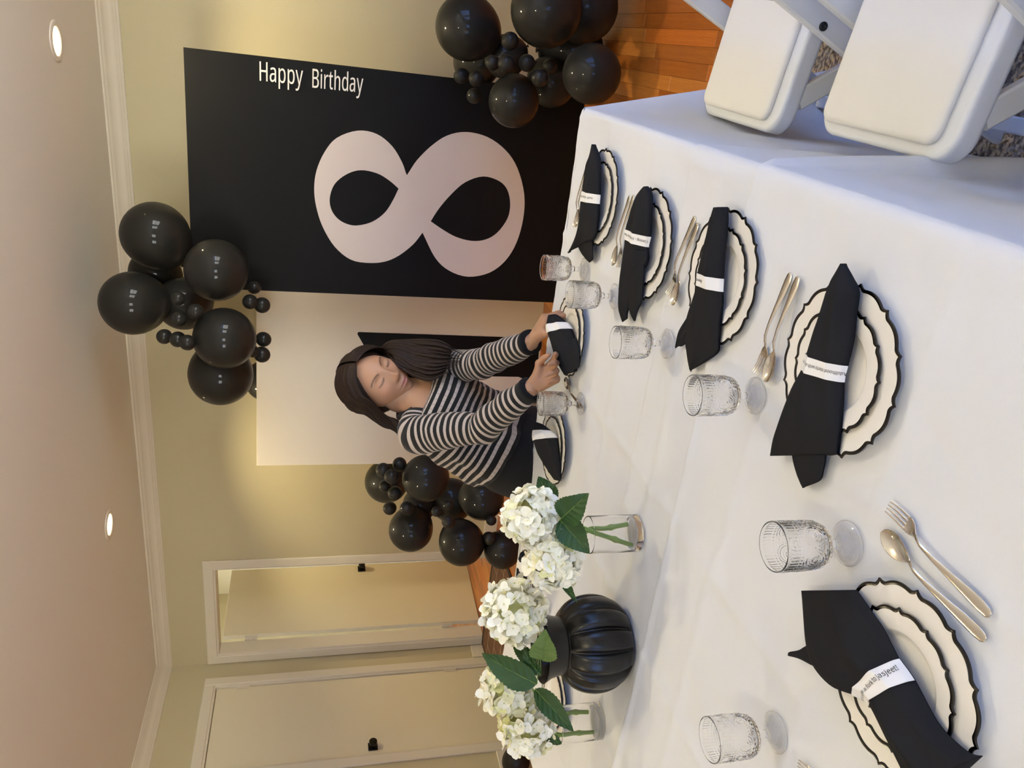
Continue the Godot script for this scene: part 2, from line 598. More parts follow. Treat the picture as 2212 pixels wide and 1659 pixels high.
func make_floor() -> void:
	var tones := []
	for k in 4:
		var m := mat("oak_%d" % k, [Color(1, 1, 1), Color(0.86, 0.80, 0.74), Color(1.0, 0.90, 0.82), Color(0.85, 0.77, 0.70)][k], 0.32)
		m.albedo_texture = wood_tex(Color(0.84, 0.56, 0.25), Color(0.68, 0.39, 0.155), 5) if k == 0 else mats["oak_0"].albedo_texture
		m.uv1_scale = Vector3(4.0, 0.9, 1)
		m.clearcoat_enabled = true
		m.clearcoat = 0.3
		m.clearcoat_roughness = 0.2
		tones.append(m)
	var fl := struct("floor", boxm(Vector3(-5.42, -0.15, -6.62), Vector3(2.07, -0.006, 2.72)), tones[3], "orange brown hardwood strip floor", "floor")
	const W := 0.0572
	var board := func(b: MB, x: float, z0: float, z1: float) -> void:
		var s := b.v.size()
		b.box(Vector3(x + 0.0005, -0.006, z0), Vector3(x + W - 0.0005, 0.0, z1 - 0.0008), 0.0008)
		var off := Vector2(rng.randf() * 3.0, rng.randf() * 3.0)
		for i in range(s, b.v.size()):
			b.uv[i] = Vector2(b.v[i].x, b.v[i].z) + off
	var rest := [MB.new(), MB.new(), MB.new(), MB.new()]
	var x := -5.42
	while x < 2.0:
		var z := -6.6 + rng.randf() * 0.8
		var last := -6.6
		while last < 2.6:
			z = minf(last + rng.randf_range(0.35, 0.95), 2.6)
			var k := rng.randi() % 4
			var seen := (x > -0.45 and x < 0.62 and z > -4.7 and last < -2.0) or (x > -4.46 and x < -2.9 and z > -5.6 and last < -3.7)
			if seen:
				var b := MB.new()
				board.call(b, x, last, z)
				part(fl, "floor_board", b.mesh(false), tones[k])
			else:
				board.call(rest[k], x, last, z)
			last = z
		x += W
	for k in 4:
		var o := part(fl, "floor_boards", rest[k].mesh(false), tones[k])
		o.set_meta("kind", "stuff")
	# the patterned rug under the chairs
	var im := Image.create(512, 512, false, Image.FORMAT_RGB8)
	var n1 := FastNoiseLite.new()
	n1.seed = 21
	n1.frequency = 0.011
	n1.domain_warp_enabled = true
	n1.domain_warp_amplitude = 30.0
	var n2 := FastNoiseLite.new()
	n2.seed = 8
	n2.frequency = 0.09
	n2.fractal_octaves = 3
	for yy in 512:
		for xx in 512:
			var a := n1.get_noise_2d(xx, yy)
			var c := n2.get_noise_2d(xx, yy * 1.6)
			var px := Color(0.66, 0.58, 0.47)
			if a > 0.12:
				px = Color(0.45, 0.42, 0.39)
			elif a < -0.18:
				px = Color(0.54, 0.47, 0.40)
			elif absf(a + 0.02) < 0.035:
				px = Color(0.30, 0.24, 0.21)
			if c > 0.12:
				px = px.lerp(Color(0.24, 0.19, 0.17), clampf((c - 0.12) * 4.0, 0, 0.8))
			elif c < -0.22:
				px = px.lerp(Color(0.72, 0.66, 0.55), 0.6)
			im.set_pixel(xx, yy, px)
	var rm := mat("rug_pile", Color(1, 1, 1), 0.95)
	rm.albedo_texture = ImageTexture.create_from_image(im)
	rm.uv1_scale = Vector3(1.1, 1.1, 1)
	rm.normal_enabled = true
	rm.normal_texture = noise_tex(0.25, 4, 256, 4.0)
	rm.rim_enabled = true
	rm.rim = 0.2
	var b := MB.new()
	b.box(Vector3(-2.6, 0.0, -2.32), Vector3(1.3, 0.009, 1.2), 0.003)
	var o := part(self, "patterned_rug", b.mesh(false), rm)
	tag(o, "beige and slate blue distressed patterned rug under the white chairs", "rug")
	# brown brick-pattern rug by the doors
	im = Image.create(256, 256, false, Image.FORMAT_RGB8)
	for yy in 256:
		for xx in 256:
			var w := n2.get_noise_2d(xx * 0.5, yy * 2.0) * 0.5 + 0.5
			var px := Color(0.50, 0.36, 0.26).lerp(Color(0.34, 0.24, 0.18), w)
			var row := yy / 32
			var fx := (xx + (row % 2) * 32) % 64
			if yy % 32 < 2 or fx < 2:
				px = Color(0.64, 0.54, 0.44)
			if xx < 8 or xx > 247 or yy < 8 or yy > 247:
				px = Color(0.20, 0.15, 0.12)
			im.set_pixel(xx, yy, px)
	var em := mat("entry_rug_weave", Color(1, 1, 1), 0.9)
	em.albedo_texture = ImageTexture.create_from_image(im)
	b = MB.new()
	b.box(Vector3(-4.46, 0.0, -4.70), Vector3(-3.38, 0.008, -3.3), 0.002)
	for i in b.v.size():
		b.uv[i] = Vector2((b.v[i].x + 4.46) / 1.08, (b.v[i].z + 4.70) / 1.4)
	o = part(self, "entry_rug", b.mesh(false), em)
	tag(o, "brown brick-patterned rug with a dark border in front of the two doors", "rug")

# ---------------------------------------------------------------- boards and balloons
func make_boards() -> void:
	var black := mat("black_board", Color(0.06, 0.06, 0.057), 0.55)
	black.metallic_specular = 0.3
	black.normal_enabled = true
	black.normal_texture = noise_tex(0.3, 12, 256, 2.0)
	black.normal_scale = 0.15
	black.uv1_triplanar = true
	black.uv1_scale = Vector3(5, 5, 5)
	var white := mat("white_board", Color(0.90, 0.86, 0.77), 0.55)
	var pale := mat("number_print", Color(0.88, 0.83, 0.79), 0.5)
	var edge := mat("board_edge", Color(0.80, 0.70, 0.55), 0.7)
	var o := thing("black_board", "tall black board with a white number 8 and Happy Birthday lettering", "party board", Vector3(-1.309, 0, -3.993), deg_to_rad(5.22))
	o.scale = Vector3(0.975, 0.975, 0.975)
	const UP := 0.035
	part(o, "panel", boxm(Vector3(0, 0, -0.018), Vector3(1.154, 2.011, 0), 0.001), black)
	part(o, "panel_backing", boxm(Vector3(0.0, 0, -0.030), Vector3(1.154, 2.013, -0.018), 0.001), edge)
	var outer := [Vector2(0.853, 1.159), Vector2(0.845, 1.063), Vector2(0.793, 0.983), Vector2(0.717, 0.928), Vector2(0.658, 0.902), Vector2(0.664, 0.892), Vector2(0.733, 0.850), Vector2(0.810, 0.780), Vector2(0.870, 0.699), Vector2(0.897, 0.599), Vector2(0.882, 0.484), Vector2(0.824, 0.379), Vector2(0.736, 0.304), Vector2(0.601, 0.252), Vector2(0.470, 0.244), Vector2(0.335, 0.269), Vector2(0.230, 0.323), Vector2(0.157, 0.409), Vector2(0.128, 0.528), Vector2(0.157, 0.639), Vector2(0.225, 0.722), Vector2(0.350, 0.795), Vector2(0.352, 0.802), Vector2(0.290, 0.847), Vector2(0.226, 0.920), Vector2(0.189, 0.994), Vector2(0.177, 1.080), Vector2(0.190, 1.176), Vector2(0.255, 1.262), Vector2(0.357, 1.326), Vector2(0.459, 1.360), Vector2(0.550, 1.371), Vector2(0.641, 1.360), Vector2(0.734, 1.322), Vector2(0.808, 1.263)]
	var top := [Vector2(0.580, 0.940), Vector2(0.584, 0.944), Vector2(0.619, 0.991), Vector2(0.650, 1.055), Vector2(0.659, 1.138), Vector2(0.633, 1.209), Vector2(0.578, 1.269), Vector2(0.505, 1.292), Vector2(0.444, 1.281), Vector2(0.399, 1.244), Vector2(0.376, 1.192), Vector2(0.375, 1.140), Vector2(0.400, 1.067), Vector2(0.452, 1.005), Vector2(0.518, 0.966), Vector2(0.574, 0.942)]
	var low := [Vector2(0.421, 0.758), Vector2(0.427, 0.755), Vector2(0.493, 0.717), Vector2(0.571, 0.657), Vector2(0.640, 0.585), Vector2(0.678, 0.489), Vector2(0.660, 0.398), Vector2(0.615, 0.348), Vector2(0.541, 0.326), Vector2(0.464, 0.334), Vector2(0.384, 0.384), Vector2(0.341, 0.448), Vector2(0.329, 0.527), Vector2(0.347, 0.618), Vector2(0.386, 0.699), Vector2(0.418, 0.753)]
	var b := MB.new()
	b.prism(closed_spline(outer, 4), 0.0, 0.0012)
	var eight := part(o, "number_eight", b.mesh(false), pale, Vector3(0, UP, 0))
	b = MB.new()
	b.prism(closed_spline(top, 4), 0.0013, 0.0016)
	part(eight, "upper_loop", b.mesh(false), black)
	b = MB.new()
	b.prism(closed_spline(low, 4), 0.0013, 0.0016)
	part(eight, "lower_loop", b.mesh(false), black)
	var letters := mat("letter_white", Color(0.95, 0.93, 0.89), 0.4)
	# the line of letters runs down the board's right side, tops to the right
	part(o, "lettering", text_mesh("Happy", func(x: float, y: float, z: float) -> Vector3: return Vector3(1.042 + y * 0.087, UP + 1.634 - x * 0.203, 0.004 + z), 0.006), letters)
	part(o, "lettering", text_mesh("Birthday", func(x: float, y: float, z: float) -> Vector3: return Vector3(1.036 + y * 0.087, UP + 1.386 - x * 0.246, 0.004 + z), 0.006), letters)
	o = thing("white_board", "white board with a black number 1 behind the woman", "party board", Vector3(-2.417, 0, -4.1), deg_to_rad(12.0))
	part(o, "panel", boxm(Vector3(0, 0, -0.018), Vector3(1.2, 1.677, 0), 0.001), white)
	part(o, "panel_seam", boxm(Vector3(0.0, 1.366, 0.0), Vector3(1.2, 1.3675, 0.0008)), white)
	var one := [Vector2(0.808, 1.108), Vector2(0.805, 1.116), Vector2(0.794, 1.117), Vector2(0.725, 1.076), Vector2(0.41, 0.93), Vector2(0.39, 0.91), Vector2(0.39, 0.75), Vector2(0.41, 0.745), Vector2(0.556, 0.82), Vector2(0.556, 0.13), Vector2(0.545, 0.10), Vector2(0.515, 0.088), Vector2(0.36, 0.085), Vector2(0.35, 0.075), Vector2(0.35, 0.01), Vector2(0.802, 0.01)]
	b = MB.new()
	b.prism(PackedVector2Array(one), 0.0, 0.0012)
	part(o, "number_one", b.mesh(false), black)

func make_balloons() -> void:
	var latex := mat("black_latex", Color(0.15, 0.148, 0.135), 0.5)
	latex.clearcoat_enabled = true
	latex.metallic_specular = 0.25
	latex.clearcoat = 0.32
	latex.clearcoat_roughness = 0.035
	var prof := []
	for k in 25:
		var a := PI * k / 24.0
		var y := -cos(a)
		prof.append(Vector2(sin(a) * (1.0 - 0.05 * (1.0 - y) * 0.5), y * 1.0 if y > 0 else y * (1.0 + 0.10 * y * y)))
	prof[0] = Vector2(0.0, -1.10)
	var b := MB.new()
	b.lathe(prof, 36)
	var skin := b.mesh()
	b = MB.new()
	b.lathe([Vector2(0.0, -1.08), Vector2(0.045, -1.09), Vector2(0.035, -1.13), Vector2(0.075, -1.16), Vector2(0.085, -1.18), Vector2(0.0, -1.175)], 14)
	var neck := b.mesh()
	var groups := ["balloons over the top of the boards", "balloons at the right end of the boards", "balloons left of the white board"]
	var heart := [Vector3(-1.35, 1.90, -3.95), Vector3(-0.02, 0.42, -3.80), Vector3(-2.30, 0.72, -3.55)]
	var put := func(g: int, x: float, y: float, z: float, r: float, label: String) -> void:
		var o := thing("balloon", label, "balloon", Vector3(x, y, z), 0.0, groups[g])
		var way: Vector3 = (o.position - heart[g] + Vector3(0, 0, 0.12)).normalized()
		var side := way.cross(Vector3(0.3, 0.9, 0.1)).normalized()
		var bs := Basis(side, way, side.cross(way)).scaled_local(Vector3(r, r, r))
		var p := part(o, "balloon_skin", skin, latex)
		p.basis = bs
		p = part(o, "knot", neck, latex)
		p.basis = bs
	var big := "big glossy black balloon "
	var small := "small glossy black balloon "
	put.call(0, -1.052, 2.114, -3.991, 0.164, big + "at the black board's top edge, right one at the crown moulding")
	put.call(0, -1.351, 2.208, -3.847, 0.156, big + "touching the crown moulding, highest balloon of all")
	put.call(0, -1.130, 1.812, -3.722, 0.148, big + "lying over the upper left part of the black board")
	put.call(0, -1.414, 1.770, -3.579, 0.146, big + "in front of the white board's top right corner")
	put.call(0, -1.668, 1.812, -3.738, 0.159, big + "lowest and leftmost of those above the white board")
	put.call(0, -2.044, 1.643, -4.483, 0.126, "black balloon mostly hidden behind the top edge of the white board")
	put.call(0, -1.298, 2.167, -4.178, 0.128, "black balloon peeping out between the two by the crown moulding")
	put.call(0, -1.229, 1.963, -3.584, 0.033, small + "in the upper cluster, nearest the crown moulding of the middle three")
	put.call(0, -1.266, 1.882, -3.521, 0.0366, small + "in the upper cluster, lowest of the middle three")
	put.call(0, -1.313, 1.958, -3.544, 0.0347, small + "in the upper cluster, leftmost of the middle three")
	put.call(0, -1.433, 2.041, -3.626, 0.0357, small + "in the row of three under the highest balloon, nearest that balloon")
	put.call(0, -1.418, 1.971, -3.557, 0.0373, small + "in the row of three under the highest balloon, middle one")
	put.call(0, -1.403, 1.919, -3.484, 0.0367, small + "in the row of three under the highest balloon, lowest one")
	put.call(0, -1.273, 1.663, -3.705, 0.0367, small + "on the black board's left edge, upper of the touching pair")
	put.call(0, -1.299, 1.610, -3.736, 0.0394, small + "just left of the black board's edge, lower of the touching pair")
	put.call(0, -1.241, 1.652, -3.830, 0.0333, small + "half hidden behind the pair at the black board's left edge")
	put.call(0, -1.488, 1.607, -3.762, 0.0382, small + "hanging over the white board's top edge, right of its twin")
	put.call(0, -1.545, 1.611, -3.700, 0.0401, small + "hanging over the white board's top edge, left of its twin")
	put.call(0, -1.510, 1.651, -3.656, 0.0307, small + "half hidden above the two hanging over the white board's edge")
	put.call(1, 0.044, 0.694, -3.858, 0.149, big + "highest beside the black board's right edge")
	put.call(1, 0.147, 0.426, -3.506, 0.156, big + "largest in the right cluster, below the highest one there")
	put.call(1, 0.184, 0.199, -3.697, 0.152, big + "resting on the hardwood floor, farthest to the right")
	put.call(1, -0.078, 0.224, -3.386, 0.127, big + "just above the far table corner, low on the floor side")
	put.call(1, -0.238, 0.483, -3.671, 0.120, big + "in front of the black board right of the number 8")
	put.call(1, -0.106, 0.573, -4.180, 0.1236, "black balloon half hidden behind the black board's right edge")
	put.call(1, 0.003, 0.159, -3.929, 0.154, "black balloon in the shadow at the bottom back of the right cluster")
	put.call(1, -0.147, 0.264, -3.850, 0.118, "black balloon in the dark gap behind the one above the table corner")
	put.call(1, 0.010, 0.564, -3.523, 0.0385, small + "tucked between the two biggest of the right cluster")
	put.call(1, -0.085, 0.614, -3.608, 0.0338, small + "behind its twin in the middle of the right cluster")
	put.call(1, -0.081, 0.573, -3.507, 0.0388, small + "in front of its twin in the middle of the right cluster")
	put.call(1, -0.068, 0.480, -3.521, 0.0372, small + "just below the twin pair in the right cluster")
	put.call(1, -0.164, 0.711, -3.826, 0.0357, small + "topmost of the three lying on the black board's right edge")
	put.call(1, -0.164, 0.662, -3.699, 0.0347, small + "middle one of the three at the black board's right edge")
	put.call(1, -0.241, 0.651, -3.774, 0.0357, small + "nearest the number 8, of three at the board's right edge")
	put.call(1, -0.120, 0.425, -3.481, 0.0391, small + "lowest in the right cluster, near the big one beside the 8")
	put.call(1, -0.072, 0.339, -3.648, 0.0347, small + "half hidden behind the lowest small one of the right cluster")
	put.call(2, -2.598, 0.905, -4.190, 0.140, big + "behind the white board's left edge")
	put.call(2, -2.088, 0.794, -3.392, 0.125, big + "directly behind the woman's back")
	put.call(2, -2.471, 0.836, -3.491, 0.123, big + "farthest left, beside the open door's frame")
	put.call(2, -2.446, 0.587, -3.318, 0.1245, big + "left of the woman, second from the top along the left outline")
	put.call(2, -2.270, 0.466, -3.468, 0.122, big + "behind the woman's dark trousers")
	put.call(2, -2.487, 0.364, -3.292, 0.102, big + "lowest of the left cluster, above the table edge and flowers")
	put.call(2, -2.383, 0.598, -3.633, 0.127, "black balloon in the dark middle of the left cluster")
	put.call(2, -2.066, 1.009, -3.441, 0.0392, small + "topmost one over the white board's left edge")
	put.call(2, -2.063, 0.972, -3.375, 0.0387, small + "second from the top, over the white board's left edge")
	put.call(2, -2.054, 0.923, -3.479, 0.0374, small + "dim, against the white board close to the woman's sleeve")
	put.call(2, -2.193, 0.990, -3.491, 0.0331, small + "beside the board's left edge, in front of the topmost big one")
	put.call(2, -2.193, 0.945, -3.422, 0.0374, small + "fourth down the chain beside the board's left edge")
	put.call(2, -2.325, 0.960, -3.479, 0.0359, small + "outermost one, just above the farthest left big balloon")
	put.call(2, -2.256, 0.883, -3.375, 0.0374, small + "between the farthest left big one and the one behind the woman")
	put.call(2, -2.227, 0.742, -3.291, 0.0277, small + "tiny, in the dark centre of the left cluster")
	put.call(2, -2.187, 0.682, -3.292, 0.0254, small + "tiny and dim, deepest in the centre of the left cluster")
	put.call(2, -2.208, 0.699, -3.174, 0.036, small + "standing out at the centre of the left cluster")
	put.call(2, -2.323, 0.434, -3.336, 0.0288, small + "tiny, just above the white hydrangeas")
	put.call(2, -2.398, 0.448, -3.279, 0.0357, small + "above the lowest big balloon of the left cluster")
	put.call(2, -2.420, 0.357, -3.347, 0.0269, small + "tiny, half hidden by the hydrangea petals at the left cluster")
	put.call(0, -1.398, 2.006, -4.007, 0.137, "black balloon in the dark middle of the upper cluster, behind three small ones")
	put.call(1, -0.059, 0.483, -3.945, 0.103, "black balloon in the dark middle of the right cluster, behind the twin pair")
	put.call(2, -2.395, 0.775, -3.622, 0.098, "black balloon in the dark gap beside the farthest left big one")
	put.call(2, -4.120, 0.093, -3.280, 0.090, "black balloon on the floor by the left wall, at the picture's bottom edge")
	put.call(2, -2.520, 0.150, -3.380, 0.148, "black balloon on the floor under the left cluster, behind the table edge")

# ---------------------------------------------------------------- tables, cloths, chairs
func make_tables() -> void:
	var plastic := mat("table_plastic", Color(0.78, 0.78, 0.76), 0.5)
	var steel := mat("grey_steel", Color(0.35, 0.36, 0.37), 0.4, 0.7)
	for k in 2:
		var z0 := -1.906 + k * 0.790
		var o := thing("folding_table", ["folding table under the white cloths on the woman's side", "folding table under the white cloths on the camera's side"][k], "table", Vector3(-1.05, 0, z0 + 0.38))
		part(o, "tabletop", boxm(Vector3(-0.90, 0.680, -0.378), Vector3(0.905, 0.714, 0.378), 0.008), plastic)
		for sx: float in [-0.75, 0.75]:
			for sz: float in [-0.28, 0.28]:
				var b := MB.new()
				b.tube([Vector3(sx, 0, sz), Vector3(sx, 0.68, sz)], [0.014, 0.014], 10)
				part(o, "leg", b.mesh(), steel)
			var c := MB.new()
			c.tube([Vector3(sx, 0.2, -0.28), Vector3(sx, 0.2, 0.28)], [0.010, 0.010], 8)
			part(o, "cross_bar", c.mesh(), steel)
	var cloth := mat("white_cloth", Color(0.83, 0.84, 0.86), 0.85)
	cloth.normal_enabled = true
	cloth.normal_texture = noise_tex(0.18, 31, 256, 5.0)
	cloth.normal_scale = 0.12
	cloth.uv1_triplanar = true
	cloth.uv1_scale = Vector3(14, 14, 14)
	cloth.rim_enabled = true
	cloth.rim = 0.25
	var nz := FastNoiseLite.new()
	nz.seed = 40
	nz.frequency = 1.6
	nz.fractal_octaves = 3
	nz.domain_warp_enabled = true
	nz.domain_warp_amplitude = 0.25
	nz.domain_warp_frequency = 2.0
	# one cloth: a sheet that goes down on the left and right of the tables, from z0 to z1, lying h above the table
	var sheet := func(z0: float, z1: float, h: float, seed_: float, pleat: bool, flare: float) -> MB:
		var b := MB.new()
		var nzc := 90 if z1 - z0 > 0.4 else 30
		b.grid(230, nzc, func(u: float, w: float) -> Vector3:
			var z := lerpf(z0, z1, w)
			var y := TOP - 0.0035 + h
			# path: right floor -> right edge -> top -> left edge -> left floor (u from 0 to 1 runs left to right)
			var s := (0.5 - u) * 2.0
			var x := 0.0
			var hang := 0.0
			const HALF := 0.914
			const C := -1.036
			var top_share := 0.66
			var side := signf(s)
			var a := absf(s)
			if a < top_share:
				x = C + side * a / top_share * (HALF - 0.014)
				y += 0.0050 * nz.get_noise_2d(x * 1.5, z * 1.5 + 7.0) + 0.0018 * nz.get_noise_2d(x * 5.0 + 7.0, z * 4.0 + 7.0)
				var fold := absf(fposmod(x + 0.91, 0.31) - 0.155)
				y += 0.0030 * exp(-fold * fold / 0.00012)
				fold = absf(fposmod(z + 0.77, 0.27) - 0.135)
				y += 0.0026 * exp(-fold * fold / 0.00012)
			elif a < top_share + 0.05:
				var q := (a - top_share) / 0.05 * PI * 0.5
				x = C + side * (HALF - 0.014 + (0.014 + h) * sin(q))
				y += -(0.014) * (1.0 - cos(q))
			else:
				hang = (a - top_share - 0.05) / (1.0 - top_share - 0.05)
				x = C + side * (HALF + h)
				y = lerpf(y - 0.014, 0.012, hang)
				var wv := sin(z * 17.0 + seed_) * 0.5 + sin(z * 41.0 + seed_ * 2.3) * 0.25 + nz.get_noise_2d(z * 2.5, hang + seed_) * 0.6
				x += side * (0.006 * hang + 0.011 * pow(hang, 1.2) * (wv + 0.5))
				if flare > 0.0:
					x += side * hang * flare * exp(-(z - z0) / 0.10)
			if pleat:
				# the near cloth's far edge is rolled up into a soft tube that swells on the hanging side
				var e := (z - z0 - 0.003) / (0.008 + 0.04 * hang)
				var swell := exp(-e * e) * (0.0065 + 0.045 * pow(hang, 0.7))
				if hang > 0.0:
					x += side * swell
					z += 0.03 * hang * exp(-e * e)
				else:
					y += swell * 0.8
			return Vector3(x, y, z))
		return b
	var hem := func(b: MB, rows: int, thick: float) -> void:
		# turn the first row of the sheet down so that its edge has a thickness
		var n := 231
		var s := b.v.size()
		for i in n:
			b.v.append(b.v[i] + Vector3(-signf(b.v[i].x + 1.036) * (0.0 if b.v[i].y > 0.70 else thick), -thick if b.v[i].y > 0.70 else 0.0, 0.001))
			b.uv.append(b.uv[i])
		for i in n - 1:
			b.t.append_array(PackedInt32Array([s + i, s + i + 1, i + 1, s + i, i + 1, i]))
	var far_drop := func(zz: float, dirz: float, flare: float) -> MB:
		var b := MB.new()
		b.grid(90, 24, func(u: float, w: float) -> Vector3:
			var x := lerpf(-1.950, -0.122, u)
			var q := minf(w / 0.06, 1.0) * PI * 0.5
			var hang := maxf(0.0, (w - 0.06) / 0.94)
			var y := TOP - 0.0035 - 0.014 * (1.0 - cos(q))
			var z := zz + dirz * (-0.014 + 0.014 * sin(q))
			if hang > 0.0:
				y = lerpf(TOP - 0.0175, 0.012, hang)
				var wv := sin(x * 15.0) * 0.5 + nz.get_noise_2d(x * 2.5, hang * 0.6 + 9.0)
				z += dirz * (0.02 * hang + 0.014 * hang * (wv + 0.6))
				x += hang * flare * exp(-(-0.122 - x) / 0.10)
			if dirz < 0:
				return Vector3(x, y, z)
			return Vector3(-2.072 - x, y, z))
		return b
	var m: MB = sheet.call(-1.943, -1.04, 0.0, 1.0, false, 0.16)
	var drop: MB = far_drop.call(-1.943, -1.0, 0.16)
	m.join(drop)
	var o := part(self, "tablecloth", m.mesh(), cloth)
	tag(o, "white tablecloth on the woman's end of the table, reaching the far table corner", "tablecloth", "white tablecloths")
	m = sheet.call(-1.285, -1.02, 0.0028, 4.0, false, 0.0)
	hem.call(m, 1, 0.0015)
	o = part(self, "tablecloth", m.mesh(), cloth)
	tag(o, "narrow visible strip of the white tablecloth lapped between the far and the near cloth", "tablecloth", "white tablecloths")
	m = sheet.call(-1.062, -0.33, 0.005, 7.0, true, 0.0)
	hem.call(m, 1, 0.003)
	drop = far_drop.call(-0.33, 1.0, 0.0)
	m.join(drop, Transform3D(Basis.IDENTITY, Vector3(0, 0.005, 0)))
	o = part(self, "tablecloth", m.mesh(), cloth)
	tag(o, "white tablecloth on the camera's end of the table, with a rolled seam across it", "tablecloth", "white tablecloths")

func make_chairs() -> void:
	var resin := mat("white_resin", Color(0.84, 0.85, 0.86), 0.38)
	var vinyl := mat("white_vinyl", Color(0.88, 0.87, 0.84), 0.5)
	vinyl.normal_enabled = true
	vinyl.normal_texture = noise_tex(0.3, 77, 256, 2.0)
	vinyl.normal_scale = 0.08
	vinyl.uv1_triplanar = true
	vinyl.uv1_scale = Vector3(12, 12, 12)
	var bolt := mat("bolt_steel", Color(0.22, 0.22, 0.22), 0.4, 0.8)
	var rect := func(x0: float, x1: float, z0: float, z1: float, r: float, n: int) -> PackedVector2Array:
		var p := PackedVector2Array()
		for k in 4:
			var cx := (x1 - r) if k == 0 or k == 3 else (x0 + r)
			var cy := (z1 - r) if k < 2 else (z0 + r)
			for i in n + 1:
				var a := (k + float(i) / n) * PI / 2
				p.append(Vector2(cx + r * cos(a), cy + r * sin(a)))
		return p
	# a pad or frame: rounded rectangle rings lofted over a profile of (inset, height)
	var slab := func(x0: float, x1: float, z0: float, z1: float, r: float, prof: Array) -> ArrayMesh:
		var b := MB.new()
		var n := prof.size() - 1
		b.grid(44, n, func(u: float, w: float) -> Vector3:
			var q: Vector2 = prof[int(round(w * n))]
			var ring: PackedVector2Array = rect.call(x0 + q.x, x1 - q.x, z0 + q.x, z1 - q.x, maxf(r - q.x * 0.6, 0.0001), 10)
			var p := ring[int(round(u * 44)) % 44]
			return Vector3(p.x, q.y, -p.y))
		return b.mesh()
	var made: Node3D = null
	var labels := ["white folding chair tucked under the far part of the table's right side", "white folding chair beside the table's right side, whole seat pad showing", "white folding chair of which only a leg and bar show, closest to the camera"]
	var spots := [[Vector3(-0.102, 0, -1.660), -0.03], [Vector3(-0.085, 0, -1.172), -0.02], [Vector3(-0.080, 0, -0.690), -0.02]]
	for k in 3:
		if made != null:
			copy_of(made, "folding_chair", labels[k], spots[k][0], spots[k][1])
			continue
		var o := thing("folding_chair", labels[k], "chair", spots[k][0], spots[k][1], "white folding chairs along the table's right side")
		made = o
		var zw := 0.172
		var xs := 0.37
		var sf := part(o, "seat_frame", slab.call(0.0, xs, -zw, zw, 0.045, [Vector2(0.10, 0.405), Vector2(0.008, 0.405), Vector2(0.002, 0.407), Vector2(0.0, 0.412), Vector2(0.0, 0.414), Vector2(0.0, 0.434), Vector2(0.0, 0.437), Vector2(0.0012, 0.4415), Vector2(0.004, 0.4445), Vector2(0.008, 0.4455), Vector2(0.010, 0.4455), Vector2(0.022, 0.4450), Vector2(0.08, 0.444)]), resin)
		var sp := part(o, "seat_pad", slab.call(0.020, xs - 0.03, -zw + 0.032, zw - 0.014, 0.024, [Vector2(0.004, 0.4435), Vector2(0.0015, 0.4455), Vector2(0.0, 0.450), Vector2(0.0005, 0.4535), Vector2(0.003, 0.457), Vector2(0.008, 0.459), Vector2(0.011, 0.4595), Vector2(0.03, 0.4615), Vector2(0.08, 0.463), Vector2(0.1489, 0.464)]), vinyl)
		for q: MeshInstance3D in [sf, sp]:
			q.rotation.z = -0.105
			q.position = Vector3(-0.0472, 0.014, 0)
		for s: float in [-1.0, 1.0]:
			var z := s * (zw + 0.038)
			var b := MB.new()
			var post := [Vector3(0.030, 0.0, z), Vector3(0.085, 0.14, z), Vector3(0.212, 0.43, z), Vector3(0.330, 0.70, z), Vector3(0.37, 0.82, z)]
			_bar(b, spline(post, 16), 0.046, 0.022)
			part(o, "post", b.mesh(false), resin)
			b = MB.new()
			_bar(b, [Vector3(0.07, 0.415, s * (zw - 0.012)), Vector3(0.20, 0.22, s * (zw - 0.012)), Vector3(0.345, 0.0, s * (zw - 0.012))], 0.042, 0.020)
			part(o, "leg", b.mesh(false), resin)
			b = MB.new()
			b.lathe([Vector2(0.0, 0.0), Vector2(0.0085, 0.0), Vector2(0.0085, 0.003), Vector2(0.0045, 0.0042), Vector2(0.004, 0.002), Vector2(0.0, 0.002)], 16, null, Transform3D(Basis(Vector3.RIGHT, s * PI / 2), Vector3(0.207, 0.440, z + s * 0.011)))
			part(o, "bolt", b.mesh(), bolt)
		for e: Vector3 in [Vector3(0.055, 0.125, zw + 0.02), Vector3(0.285, 0.095, zw - 0.02), Vector3(0.30, 0.11, zw - 0.02)]:
			var b := MB.new()
			_bar(b, [Vector3(e.x, e.y, -e.z), Vector3(e.x, e.y, e.z)], 0.030, 0.018)
			part(o, "stretcher", b.mesh(false), resin)
		for y: float in [0.56, 0.66, 0.76]:
			var b := MB.new()
			var xx := 0.245 + (y - 0.56) * 0.46
			_bar(b, spline([Vector3(xx, y, -zw - 0.018), Vector3(xx + 0.025, y, 0), Vector3(xx, y, zw + 0.018)], 8), 0.014, 0.06)
			part(o, "back_slat", b.mesh(false), resin)

